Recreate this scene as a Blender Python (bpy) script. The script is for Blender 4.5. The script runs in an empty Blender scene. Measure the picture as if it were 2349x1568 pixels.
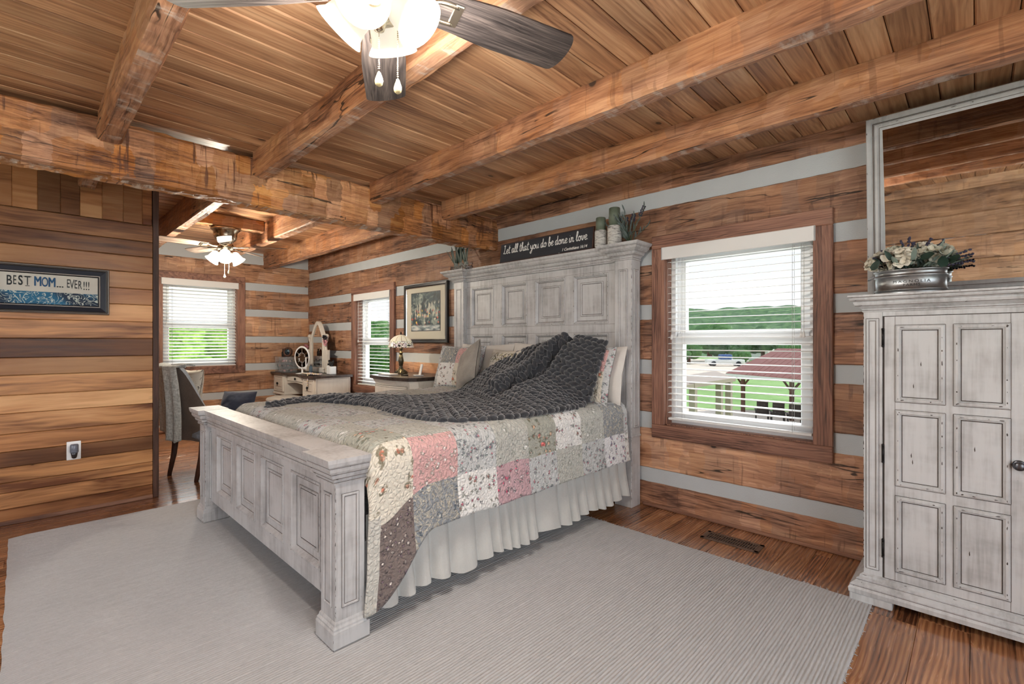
"""Log-cabin bedroom: bed under a hewn tie beam, armoire with mirror, alcove with vanity beyond."""
SKY, SUN = 1.0, 2.6
RFILL, BFILL, W1, W2, W3 = 62, 24, 7, 9, 9
FANW, FAN2, FAN2U, LAMPW = 16.5, 85, 26, 3
EXPO = 0.12
import bpy, math, random
import numpy as np
from mathutils import Vector, Matrix, noise, Euler
random.seed(11)
S = bpy.context.scene
COL = S.collection
PI = math.pi
R = math.radians

# ------------------------------------------------------------------ geometry accumulator
class G:
    def __init__(s):
        s.V = []; s.F = []; s.M = []; s.S = []; s.T = None; s.UV = {}
    def add(s, vs, fs, m=0, sm=False):
        b = len(s.V)
        if s.T is not None:
            T = s.T
            vs = [T @ Vector(v) for v in vs]
        s.V.extend([(v[0], v[1], v[2]) for v in vs])
        if isinstance(m, int):
            for f in fs:
                s.F.append([b + i for i in f]); s.M.append(m); s.S.append(sm)
        else:
            for f, mm in zip(fs, m):
                s.F.append([b + i for i in f]); s.M.append(mm); s.S.append(sm)
        return b
    def box(s, x0, x1, y0, y1, z0, z1, m=0, bev=0.0):
        if x1 < x0: x0, x1 = x1, x0
        if y1 < y0: y0, y1 = y1, y0
        if z1 < z0: z0, z1 = z1, z0
        b = min(bev, (x1-x0)*.45, (y1-y0)*.45, (z1-z0)*.45)
        if b <= 0:
            vs = [(x0,y0,z0),(x1,y0,z0),(x1,y1,z0),(x0,y1,z0),(x0,y0,z1),(x1,y0,z1),(x1,y1,z1),(x0,y1,z1)]
            fs = [(0,3,2,1),(4,5,6,7),(0,1,5,4),(1,2,6,5),(2,3,7,6),(3,0,4,7)]
            s.add(vs, fs, m); return
        vs = []; idx = {}
        for i, sx in enumerate((-1,1)):
            for j, sy in enumerate((-1,1)):
                for k, sz in enumerate((-1,1)):
                    X = x1 if i else x0; Y = y1 if j else y0; Z = z1 if k else z0
                    idx[(i,j,k,0)] = len(vs); vs.append((X, Y-sy*b, Z-sz*b))
                    idx[(i,j,k,1)] = len(vs); vs.append((X-sx*b, Y, Z-sz*b))
                    idx[(i,j,k,2)] = len(vs); vs.append((X-sx*b, Y-sy*b, Z))
        I = lambda i,j,k,a: idx[(i,j,k,a)]
        fs = []
        for i in (0,1):
            q = [I(i,0,0,0),I(i,1,0,0),I(i,1,1,0),I(i,0,1,0)]; fs.append(q if i else q[::-1])
            q = [I(0,i,0,1),I(0,i,1,1),I(1,i,1,1),I(1,i,0,1)]; fs.append(q if i else q[::-1])
            q = [I(0,0,i,2),I(1,0,i,2),I(1,1,i,2),I(0,1,i,2)]; fs.append(q if i else q[::-1])
        for i in (0,1):
            for j in (0,1):
                q = [I(i,j,0,0),I(i,j,1,0),I(i,j,1,1),I(i,j,0,1)]; fs.append(q if (i==j) == False else q[::-1])
                q = [I(i,0,j,0),I(i,1,j,0),I(i,1,j,2),I(i,0,j,2)]; fs.append(q[::-1] if (i==j) == False else q)
                q = [I(0,i,j,1),I(1,i,j,1),I(1,i,j,2),I(0,i,j,2)]; fs.append(q if (i==j) == False else q[::-1])
        for i in (0,1):
            for j in (0,1):
                for k in (0,1):
                    t = [I(i,j,k,0),I(i,j,k,1),I(i,j,k,2)]
                    fs.append(t if (i+j+k) % 2 == 1 else t[::-1])
        s.add(vs, fs, m)
    def lathe(s, prof, cx=0, cy=0, n=24, m=0, sm=True, cap=True):
        vs = []; fs = []
        for r, z in prof:
            for k in range(n):
                a = 2*PI*k/n
                vs.append((cx+r*math.cos(a), cy+r*math.sin(a), z))
        L = len(prof)
        for i in range(L-1):
            for k in range(n):
                k2 = (k+1) % n
                fs.append((i*n+k, i*n+k2, (i+1)*n+k2, (i+1)*n+k))
        if cap:
            if prof[0][0] > 1e-5: fs.append(tuple(range(n))[::-1])
            if prof[-1][0] > 1e-5: fs.append(tuple((L-1)*n+k for k in range(n)))
        s.add(vs, fs, m, sm)
    def tube(s, pts, r, n=8, m=0, sm=True, caps=True, flat=1.0, closed=False):
        pts = [Vector(p) for p in pts]
        N = len(pts)
        if N < 2: return
        rs = r if isinstance(r, (list, tuple)) else [r]*N
        vs = []; fs = []
        up = None
        for i, p in enumerate(pts):
            if closed: t = pts[(i+1) % N]-pts[i-1]
            else: t = pts[min(i+1, N-1)]-pts[max(i-1, 0)]
            if t.length < 1e-9: t = Vector((0,0,1))
            t.normalize()
            if up is None:
                up = Vector((0,0,1)) if abs(t.z) < .9 else Vector((1,0,0))
            a = t.cross(up)
            if a.length < 1e-6: a = t.orthogonal()
            a.normalize(); b = a.cross(t).normalized(); up = b
            for k in range(n):
                th = 2*PI*k/n
                vs.append(p + a*math.cos(th)*rs[i] + b*math.sin(th)*rs[i]*flat)
        for i in range(N if closed else N-1):
            for k in range(n):
                k2 = (k+1) % n; j = (i+1) % N
                fs.append((i*n+k, i*n+k2, j*n+k2, j*n+k))
        if caps and not closed:
            fs.append(tuple(range(n))[::-1]); fs.append(tuple((N-1)*n+k for k in range(n)))
        s.add(vs, fs, m, sm)
    def grid(s, nu, nv, fn, m=0, sm=True, mf=None, closeu=False):
        vs = [fn(i/(nu if closeu else nu), j/nv) for j in range(nv+1) for i in range(nu+1)]
        fs = []; ms = []
        for j in range(nv):
            for i in range(nu):
                fs.append((j*(nu+1)+i, j*(nu+1)+i+1, (j+1)*(nu+1)+i+1, (j+1)*(nu+1)+i))
                ms.append(mf((i+.5)/nu, (j+.5)/nv) if mf else m)
        return s.add(vs, fs, ms, sm)
    def ball(s, c, rx, ry=None, rz=None, nu=12, nv=8, m=0, rot=None):
        ry = rx if ry is None else ry; rz = rx if rz is None else rz
        vs = [(0,0,-1)]; fs = []
        for j in range(1, nv):
            p = -PI/2+PI*j/nv
            for i in range(nu):
                a = 2*PI*i/nu
                vs.append((math.cos(p)*math.cos(a), math.cos(p)*math.sin(a), math.sin(p)))
        vs.append((0,0,1))
        for i in range(nu):
            i2 = (i+1) % nu
            fs.append((0, 1+i2, 1+i))
            for j in range(nv-2):
                fs.append((1+j*nu+i, 1+j*nu+i2, 1+(j+1)*nu+i2, 1+(j+1)*nu+i))
            fs.append((1+(nv-2)*nu+i, 1+(nv-2)*nu+i2, len(vs)-1))
        c = Vector(c)
        if rot is None: vs = [Vector((v[0]*rx, v[1]*ry, v[2]*rz))+c for v in vs]
        else: vs = [rot @ Vector((v[0]*rx, v[1]*ry, v[2]*rz))+c for v in vs]
        s.add(vs, fs, m, True)
    def prism(s, poly, y0, y1, m=0, sm=False):
        """polygon in the XZ plane extruded from y0 to y1"""
        n = len(poly)
        vs = [(p[0], y0, p[1]) for p in poly]+[(p[0], y1, p[1]) for p in poly]
        fs = [tuple(range(n)), tuple(range(2*n-1, n-1, -1))]
        for i in range(n):
            j = (i+1) % n
            fs.append((j, i, n+i, n+j))
        s.add(vs, fs, m, sm)
    def frame(s, x0, x1, z0, z1, prof, m=0, sm=False):
        """moulding mitred round a rectangle in XZ; prof = [(inset, y)...] closed automatically; m may be a list per profile edge"""
        n = len(prof)
        vs = []
        for cx, cz, sx, sz in ((x0,z0,1,1),(x1,z0,-1,1),(x1,z1,-1,-1),(x0,z1,1,-1)):
            for ins, y in prof: vs.append((cx+sx*ins, y, cz+sz*ins))
        fs = []; ms = []
        for c in range(4):
            d = (c+1) % 4
            for i in range(n-1):
                fs.append((c*n+i, d*n+i, d*n+i+1, c*n+i+1)); ms.append(m if isinstance(m, int) else m[i])
        s.add(vs, fs, ms, sm)
    def sweep(s, path, prof, m=0, sm=False):
        """profile [(out, z)] along a path of (x, y, nx, ny) mitred stations"""
        n = len(prof); vs = []; fs = []
        for x, y, nx, ny in path:
            for o, z in prof: vs.append((x+nx*o, y+ny*o, z))
        for c in range(len(path)-1):
            for i in range(n-1):
                fs.append((c*n+i, (c+1)*n+i, (c+1)*n+i+1, c*n+i+1))
        s.add(vs, fs, m, sm)
    def wear(s, p0, p1, nrm, w=.003, cover=.35, mn=.004, mx=.035, m=1, off=.0006):
        """worn dashes of dark wood along an edge"""
        p0 = Vector(p0); p1 = Vector(p1); nrm = Vector(nrm).normalized()
        L = (p1-p0).length
        if L < .01: return
        t = (p1-p0)/L; b = nrm.cross(t).normalized()
        x = random.random()*.02
        while x < L:
            l = random.uniform(mn, mx)*random.random()**.7+mn
            l = min(l, L-x)
            ww = w*random.uniform(.4, 1.2)
            q = p0+t*x+nrm*off
            u = random.uniform
            s.add([q, q+t*l*u(.08,.3)-b*ww*u(.2,.5), q+t*l*u(.5,.8)-b*ww*u(.05,.5), q+t*l, q+t*l*u(.6,.85)+b*ww*u(.05,.4), q+t*l*u(.2,.5)+b*ww*u(.2,.5)], [(0,1,2,3,4,5)], m)
            x += l+random.uniform(mn, mx)*(1-cover)/max(cover, .01)
    def line(s, p0, p1, nrm, w=.002, m=1, off=.0005):
        p0 = Vector(p0); p1 = Vector(p1); nrm = Vector(nrm).normalized()
        b = nrm.cross((p1-p0).normalized())*w*.5; o = nrm*off
        s.add([p0-b+o, p1-b+o, p1+b+o, p0+b+o], [(0,1,2,3)], m)
    def rectline(s, x0, x1, z0, z1, y, w=.002, m=1):
        n = (0,-1,0)
        s.line((x0,y,z0),(x1,y,z0),n,w,m); s.line((x0,y,z1),(x1,y,z1),n,w,m)
        s.line((x0,y,z0),(x0,y,z1),n,w,m); s.line((x1,y,z0),(x1,y,z1),n,w,m)
    def mesh(s, name, mats, origin=(0,0,0), uvf=None):
        me = bpy.data.meshes.new(name)
        V = np.array(s.V, dtype=np.float32).reshape(-1, 3)-np.array(origin, dtype=np.float32)
        nl = [len(f) for f in s.F]
        me.vertices.add(len(V)); me.vertices.foreach_set('co', V.ravel())
        loops = np.fromiter((i for f in s.F for i in f), dtype=np.int32, count=sum(nl))
        me.loops.add(len(loops)); me.loops.foreach_set('vertex_index', loops)
        me.polygons.add(len(nl))
        st = np.zeros(len(nl), dtype=np.int32); st[1:] = np.cumsum(nl)[:-1]
        me.polygons.foreach_set('loop_start', st)
        me.polygons.foreach_set('material_index', np.array(s.M, dtype=np.int32))
        me.polygons.foreach_set('use_smooth', np.array(s.S, dtype=bool))
        if uvf is not None:
            uv = me.uv_layers.new(name='UVMap')
            a = np.array(uvf, dtype=np.float32)[loops]
            uv.data.foreach_set('uv', a.ravel())
        for m in mats: me.materials.append(m)
        me.update(calc_edges=True); me.validate(clean_customdata=False)
        return me

def tagit(o, label=None, cat=None, group=None, kind=None):
    if label: o['label'] = label
    if cat: o['category'] = cat
    if group: o['group'] = group
    if kind: o['kind'] = kind
def aslist(m): return m if isinstance(m, (list, tuple)) else [m]
def thing(name, label, cat, loc=(0,0,0), group=None, kind=None):
    o = bpy.data.objects.new(name, None); COL.objects.link(o)
    o.location = loc; o.empty_display_size = .05
    tagit(o, label, cat, group, kind); o['_o'] = list(loc)
    return o
def part(g, name, mats, parent, label=None, uvf=None, kind=None):
    org = parent['_o'] if '_o' in parent else (0,0,0)
    o = bpy.data.objects.new(name, g.mesh(name, aslist(mats), org, uvf)); COL.objects.link(o)
    o.parent = parent; o['_o'] = list(org)
    if label: o['label'] = label
    if kind: o['kind'] = kind
    return o
def solo(g, name, mats, label, cat, loc=(0,0,0), group=None, kind=None, uvf=None):
    o = bpy.data.objects.new(name, g.mesh(name, aslist(mats), loc, uvf)); COL.objects.link(o)
    o.location = loc; o['_o'] = list(loc)
    tagit(o, label, cat, group, kind)
    return o
def copy_tree(o, loc, label=None, group=None):
    c = o.copy(); COL.objects.link(c); c.location = loc
    if label: c['label'] = label
    if group: c['group'] = group
    def rec(src, dst):
        for ch in list(src.children):
            d = ch.copy(); COL.objects.link(d); d.parent = dst; rec(ch, d)
    rec(o, c)
    return c
def rotT(c, e):
    """transform that turns local geometry by Euler e (degrees) and sets it at c"""
    return Matrix.Translation(Vector(c)) @ Euler([R(a) for a in e]).to_matrix().to_4x4()
def cat(pts, n=8):
    pts = [Vector(p) for p in pts]; out = []
    for i in range(len(pts)-1):
        p0 = pts[max(i-1,0)]; p1 = pts[i]; p2 = pts[i+1]; p3 = pts[min(i+2, len(pts)-1)]
        for k in range(n):
            t = k/n
            out.append(.5*((2*p1)+(-p0+p2)*t+(2*p0-5*p1+4*p2-p3)*t*t+(-p0+3*p1-3*p2+p3)*t**3))
    out.append(pts[-1]); return out
def nz(x, y, z): return noise.noise(Vector((x, y, z)))
def sst(a, b, x):
    t = max(0, min(1, (x-a)/(b-a))); return t*t*(3-2*t)
def text_geo(g, body, size, T, m=0, ext=.0006, bold=0, space=1.0, shear=0):
    cu = bpy.data.curves.new('t', 'FONT'); cu.body = body; cu.size = size; cu.extrude = ext; cu.offset = bold
    cu.space_character = space; cu.shear = shear; cu.align_x = 'CENTER'; cu.align_y = 'CENTER'; cu.resolution_u = 4
    o = bpy.data.objects.new('t', cu); COL.objects.link(o)
    dg = bpy.context.evaluated_depsgraph_get(); dg.update()
    me = bpy.data.meshes.new_from_object(o.evaluated_get(dg))
    g2 = g.T; g.T = T
    g.add([tuple(v.co) for v in me.vertices], [tuple(p.vertices) for p in me.polygons], m)
    g.T = g2
    bpy.data.objects.remove(o); bpy.data.meshes.remove(me); bpy.data.curves.remove(cu)
def hewn(g, axis, s0, s1, a0, a1, z0, z1, step=.05, amp=.006, seed=0, m=0, ch=.012, k=3, wob=1.0, under=None):
    """a hand-hewn timber: box along x or y whose faces carry adze scallops and wavering edges"""
    ring = []
    pts = [(a0+ch,z0),(a1-ch,z0),(a1,z0+ch),(a1,z1-ch),(a1-ch,z1),(a0+ch,z1),(a0,z1-ch),(a0,z0+ch)]
    side = [0,-1,1,-1,2,-1,3,-1]
    nrm = [(0,-1),(.7,-.7),(1,0),(.7,.7),(0,1),(-.7,.7),(-1,0),(-.7,-.7)]
    for i in range(8):
        p = pts[i]; q = pts[(i+1) % 8]
        kk = k if i % 2 == 0 else 1
        for j in range(kk):
            t = j/kk
            n0 = nrm[i] if j else tuple((nrm[i][c]+nrm[i-1][c])*.5 for c in (0,1))
            ring.append((p[0]+(q[0]-p[0])*t, p[1]+(q[1]-p[1])*t, n0, i))
    N = max(2, int((s1-s0)/step)); n = len(ring); vs = []
    for i in range(N+1):
        s_ = s0+(s1-s0)*i/N
        for a, z, nn, sd in ring:
            d = amp*wob*1.3*nz(s_*1.7, a*6+seed*3.1, z*6+sd*1.7)
            ph = s_/.115+1.6*nz(s_*2.2, sd*5.3+seed, a*9+z*9)
            d += amp*.55*(abs(math.sin(PI*ph))-.6)+amp*.35*nz(s_*14, a*30+seed, z*30)
            aa, zz = a+nn[0]*d, z+nn[1]*d
            vs.append((s_, aa, zz) if axis == 'x' else (aa, s_, zz))
    fs = []; ms = []
    for i in range(N):
        for j in range(n):
            j2 = (j+1) % n
            q = (i*n+j, i*n+j2, (i+1)*n+j2, (i+1)*n+j)
            fs.append(q[::-1] if axis == 'x' else q); ms.append(under if under is not None and ring[j][3] == 0 else m)
    c0 = tuple(range(n)); c1 = tuple(N*n+j for j in range(n))
    fs.append(c0 if axis == 'x' else c0[::-1]); fs.append(c1[::-1] if axis == 'x' else c1)
    g.add(vs, fs, ms+[m, m], False)
RV = (.7177, .6964); FV = (-.6964, .7177)
def at(px, py, d):
    """the place at distance d in front of the camera, on the line of sight through a picture point"""
    r = (px-1174.5)/1096*d
    return Vector((RV[0]*r+FV[0]*d, RV[1]*r+FV[1]*d, 1.25-(py-783.5)/1096*d))
# ------------------------------------------------------------------ materials
class N:
    def __init__(s, name):
        s.m = bpy.data.materials.new(name); s.m.use_nodes = True
        s.t = s.m.node_tree; s.b = s.t.nodes['Principled BSDF']; s.out = s.t.nodes['Material Output']
        s._tc = None
    def n(s, ty, **p):
        nd = s.t.nodes.new(ty)
        for k, v in p.items(): setattr(nd, k, v)
        return nd
    def set(s, sock, v):
        if isinstance(v, bpy.types.NodeSocket): s.t.links.new(v, sock)
        elif v is not None:
            if isinstance(v, (tuple, list)) and len(v) == 3 and sock.type == 'RGBA': v = (*v, 1)
            sock.default_value = v
    def P(s, **k):
        for a, v in k.items(): s.set(s.b.inputs[a.replace('_', ' ')], v)
    def tc(s, which='Object'):
        if s._tc is None: s._tc = s.n('ShaderNodeTexCoord')
        return s._tc.outputs[which]
    def mp(s, v, sc=(1,1,1), loc=(0,0,0), rot=(0,0,0)):
        d = s.n('ShaderNodeMapping'); s.set(d.inputs[0], v)
        s.set(d.inputs[1], loc); s.set(d.inputs[2], rot); s.set(d.inputs[3], sc); return d.outputs[0]
    def noise(s, v, sc=1, det=2, ro=.5, dist=0, col=False):
        d = s.n('ShaderNodeTexNoise'); s.set(d.inputs['Vector'], v); s.set(d.inputs['Scale'], sc)
        s.set(d.inputs['Detail'], det); s.set(d.inputs['Roughness'], ro); s.set(d.inputs['Distortion'], dist)
        return d.outputs[1 if col else 0]
    def vor(s, v, sc=1, feat='F1', rnd=1, out=0, dist='EUCLIDEAN'):
        d = s.n('ShaderNodeTexVoronoi', feature=feat, distance=dist) if feat != 'DISTANCE_TO_EDGE' else s.n('ShaderNodeTexVoronoi', feature=feat)
        s.set(d.inputs['Vector'], v); s.set(d.inputs['Scale'], sc); s.set(d.inputs['Randomness'], rnd)
        return d.outputs[out]
    def M(s, op, a, b=None, c=None, clamp=False):
        d = s.n('ShaderNodeMath', operation=op, use_clamp=clamp); s.set(d.inputs[0], a)
        if b is not None: s.set(d.inputs[1], b)
        if c is not None: s.set(d.inputs[2], c)
        return d.outputs[0]
    def VM(s, op, a, b):
        d = s.n('ShaderNodeVectorMath', operation=op); s.set(d.inputs[0], a); s.set(d.inputs[1], b); return d.outputs[0]
    def ss(s, x, a, b, o0=0, o1=1):
        d = s.n('ShaderNodeMapRange', interpolation_type='SMOOTHSTEP'); s.set(d.inputs[0], x)
        s.set(d.inputs[1], a); s.set(d.inputs[2], b); s.set(d.inputs[3], o0); s.set(d.inputs[4], o1); return d.outputs[0]
    def mix(s, f, a, b, bl='MIX'):
        d = s.n('ShaderNodeMix', data_type='RGBA', blend_type=bl); s.set(d.inputs[0], f)
        s.set(d.inputs[6], a); s.set(d.inputs[7], b); return d.outputs[2]
    def ramp(s, f, st, ip='LINEAR'):
        d = s.n('ShaderNodeValToRGB'); s.set(d.inputs[0], f); e = d.color_ramp.elements; d.color_ramp.interpolation = ip
        while len(e) < len(st): e.new(.5)
        for q, (p, c) in zip(e, st): q.position = p; q.color = (*c, 1)
        return d.outputs[0]
    def hsv(s, c, h=.5, sa=1, v=1):
        d = s.n('ShaderNodeHueSaturation'); s.set(d.inputs['Hue'], h); s.set(d.inputs['Saturation'], sa)
        s.set(d.inputs['Value'], v); s.set(d.inputs['Color'], c); return d.outputs[0]
    def bump(s, h, st=.3, di=.01, nrm=None):
        d = s.n('ShaderNodeBump'); s.set(d.inputs['Strength'], st); s.set(d.inputs['Distance'], di)
        s.set(d.inputs['Height'], h)
        if nrm is not None: s.set(d.inputs['Normal'], nrm)
        return d.outputs[0]
    def comb(s, x, y, z):
        d = s.n('ShaderNodeCombineXYZ'); s.set(d.inputs[0], x); s.set(d.inputs[1], y); s.set(d.inputs[2], z); return d.outputs[0]
    def rnd(s, per='object'):
        return s.n('ShaderNodeObjectInfo').outputs['Random'] if per == 'object' else s.n('ShaderNodeNewGeometry').outputs['Random Per Island']

def L(h):
    """sRGB 0-255 triple to linear"""
    return tuple(((c/255)/12.92 if c/255 <= .04045 else ((c/255+.055)/1.055)**2.4) for c in h)
def plain(name, col, rough=.5, metal=0, spec=.5, bump=0, bs=60, var=.08, vs=6, **kw):
    n = N(name); v = n.tc()
    f = n.noise(v, vs, 4)
    c = n.mix(f, tuple(x*(1-var) for x in col), tuple(min(1, x*(1+var)) for x in col))
    n.P(Base_Color=c, Roughness=rough, Metallic=metal, Specular_IOR_Level=spec)
    if bump: n.P(Normal=n.bump(n.noise(v, bs, 3), bump, .004))
    for k, x in kw.items(): n.set(n.b.inputs[k.replace('_', ' ')], x)
    return n.m
def emit(name, col, st):
    n = N(name); n.P(Base_Color=tuple(x*.6 for x in col), Emission_Color=col, Emission_Strength=st, Roughness=.4); n.m.cycles.emission_sampling = 'NONE'; return n.m
def wood(name, ax, dark, mid, light, hew=0, knots=.5, cracks=.5, rough=.55, bump=.35, per='object', tint=.25,
         al=1.3, ac=13, fine=.5, attr=None, spec=.4, big=.35, gloss=None, whiten=0, kn=1, sat=.80, rings=0, rf=70):
    n = N(name); v0 = n.tc(); r = n.rnd(per)
    v = n.VM('ADD', v0, n.comb(n.M('MULTIPLY', r, 41.3), n.M('MULTIPLY', r, 17.7), n.M('MULTIPLY', r, 29.1)))
    def sc(a, c):
        return tuple(a if i == ax else c for i in range(3))
    warp = n.noise(n.mp(v, sc(1.1, 3.2)), 1, 2, .5)
    vw = n.VM('ADD', v, n.comb(*[(0 if i == ax else n.M('MULTIPLY_ADD', warp, .12, -.06)) for i in range(3)]))
    g1 = n.noise(n.mp(vw, sc(al, ac)), 1, 4, .62, .6)
    g2 = n.noise(n.mp(vw, sc(al*2.5, ac*7)), 1, 2, .6)
    b1 = n.noise(n.mp(v, sc(.7, 2.2)), 1, 1)
    f = n.M('ADD', n.M('MULTIPLY', n.M('SUBTRACT', g1, .5), 1.25), n.M('MULTIPLY', n.M('SUBTRACT', g2, .5), fine))
    f = n.M('ADD', n.M('ADD', f, n.M('MULTIPLY', n.M('SUBTRACT', b1, .5), big*2)), .5)
    if rings:
        s2 = n.n('ShaderNodeSeparateXYZ'); n.set(s2.inputs[0], v); o2 = [i for i in range(3) if i != ax]
        ph = n.M('MULTIPLY_ADD', n.M('ADD', s2.outputs[o2[0]], s2.outputs[o2[1]]), rf*6.28, n.M('MULTIPLY', n.noise(n.mp(v, sc(.9, 5)), 1, 2, .5), 34))
        f = n.M('ADD', f, n.M('MULTIPLY', n.M('SINE', ph), rings))
    c = n.ramp(f, [(.15, dark), (.5, mid), (.85, light)])
    h = n.M('MULTIPLY', g2, .6)
    if hew:
        cv = n.VM('ADD', n.mp(v, sc(9.5, 6.0)), n.mp(n.noise(n.mp(v, sc(9, 16)), 1, 3, .6, 0, True), (.5,.5,.5)))
        cc = n.n('ShaderNodeTexVoronoi', feature='F1', distance='CHEBYCHEV'); n.set(cc.inputs['Vector'], cv); n.set(cc.inputs['Scale'], 1); n.set(cc.inputs['Randomness'], .55)
        cellv = n.n('ShaderNodeSeparateColor'); n.set(cellv.inputs[0], cc.outputs[1])
        c = n.hsv(c, .5, n.M('MULTIPLY_ADD', cellv.outputs[1], .25*hew, 1-.12*hew), n.M('MULTIPLY_ADD', cellv.outputs[0], .52*hew, 1-.26*hew))
        h = n.M('ADD', h, n.M('MULTIPLY', n.M('SUBTRACT', 1, cc.outputs[0]), .9*hew))
        # tool nicks across the grain
        nk = n.noise(n.mp(v, sc(38, 4)), 1, 2)
        nm = n.M('MULTIPLY', n.ss(nk, .60, .67), n.ss(n.noise(v, 3.1, 1), .48, .58))
        c = n.mix(n.M('MULTIPLY', nm, .75*hew), c, dark)
    if cracks:
        ck = n.noise(n.mp(v, sc(.5, 11)), 1, 2, .45, 0)
        line = n.ss(n.M('ABSOLUTE', n.M('SUBTRACT', ck, .5)), .0025, .0085, 1, 0)
        msk = n.ss(n.noise(n.mp(v, sc(1.6, 2.2)), 1, 2), .46, .53)
        line = n.M('MULTIPLY', n.M('MULTIPLY', line, msk), cracks, None, True)
        c = n.mix(line, c, (.018, .010, .006))
    if knots:
        sx = n.n('ShaderNodeSeparateXYZ'); n.set(sx.inputs[0], vw); oth = [i for i in range(3) if i != ax]
        kv = n.comb(n.M('MULTIPLY', sx.outputs[ax], 2.4), n.M('MULTIPLY', n.M('ADD', sx.outputs[oth[0]], n.M('MULTIPLY', sx.outputs[oth[1]], .93)), 4.2), 0)
        kd = n.vor(kv, 1, 'F1', 1)
        kc = n.n('ShaderNodeSeparateColor'); n.set(kc.inputs[0], n.vor(kv, 1, 'F1', 1, 1))
        on = n.M('GREATER_THAN', kc.outputs[0], 1-knots)
        rad = n.M('MULTIPLY_ADD', kc.outputs[1], .055, .025)
        k1 = n.M('MULTIPLY', n.ss(n.M('SUBTRACT', kd, rad), 0, .022, 1, 0), on)
        k2 = n.M('MULTIPLY', n.ss(n.M('SUBTRACT', kd, rad), .0, .14, 1, 0), on)
        c = n.mix(n.M('MULTIPLY', k2, .45), c, dark); c = n.mix(n.M('MULTIPLY', k1, .92), c, (.035, .018, .011))
    if whiten:
        wn = n.M('MULTIPLY', n.ss(n.noise(n.mp(v, sc(16, 5)), 1, 4, .65), .50, .66), whiten)
        c = n.mix(wn, c, (.62, .54, .47))
    if attr:
        a = n.n('ShaderNodeAttribute', attribute_name=attr)
        c = n.mix(1, c, a.outputs[0], 'MULTIPLY')
    c = n.hsv(c, .503, sat, n.M('MULTIPLY_ADD', n.M('FRACT', n.M('MULTIPLY', r, 7.77)), tint*2, 1-tint))
    n.P(Base_Color=c, Roughness=n.M('MULTIPLY_ADD', g2, .2, rough-.1), Specular_IOR_Level=spec)
    n.P(Normal=n.bump(h, bump, .008))
    if gloss: n.P(Coat_Weight=gloss, Coat_Roughness=.12)
    return n.m
def painted(name, base, glaze, streak=.5, rough=.42, fleck=.5):
    """hand-rubbed white paint: brushed glaze streaks, a few nicks down to dark wood"""
    n = N(name); v = n.tc(); r = n.rnd(); v = n.VM('ADD', v, n.comb(n.M('MULTIPLY', r, 9.3), n.M('MULTIPLY', r, 5.1), n.M('MULTIPLY', r, 3.7)))
    a = n.noise(n.mp(v, (55, 55, 3.2)), 1, 4, .6); b = n.noise(n.mp(v, (3.2, 3.2, 40)), 1, 3, .6); d = n.noise(v, 5, 4, .6)
    f = n.M('ADD', n.M('MULTIPLY', a, .45), n.M('ADD', n.M('MULTIPLY', b, .10), n.M('MULTIPLY', d, .65)))
    c = n.mix(n.ss(f, .50, .86, 0, streak), base, glaze)
    k = n.vor(n.mp(v, (26, 26, 11)), 1, 'F1'); kk = n.ss(k, .05, .075, 1, 0)
    kk = n.M('MULTIPLY', n.M('MULTIPLY', kk, n.ss(n.noise(v, 7, 1), .56, .6)), fleck)
    c = n.mix(kk, c, (.05, .035, .025))
    n.P(Base_Color=c, Roughness=rough, Specular_IOR_Level=.45, Normal=n.bump(a, .12, .002))
    return n.m
def cloth(name, col, var=.12, weave=900, rough=.9, bs=.25, tint2=None, sheen=.2, amp=8):
    n = N(name); v = n.tc()
    f = n.noise(v, amp, 4, .6); w = n.noise(n.mp(v, (weave*.2, weave*.2, weave)), 1, 1); w2 = n.noise(n.mp(v, (weave, weave, weave*.2)), 1, 1)
    ff = n.M('ADD', n.M('MULTIPLY', f, .5), n.M('MULTIPLY', n.M('ADD', w, w2), .25))
    c = n.mix(n.ss(ff, .3, .7), tuple(x*(1-var) for x in col), tint2 or tuple(min(1, x*(1+var)) for x in col))
    n.P(Base_Color=c, Roughness=rough, Specular_IOR_Level=.15, Sheen_Weight=sheen, Normal=n.bump(n.M('ADD', w, w2), bs, .002))
    return n.m
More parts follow.
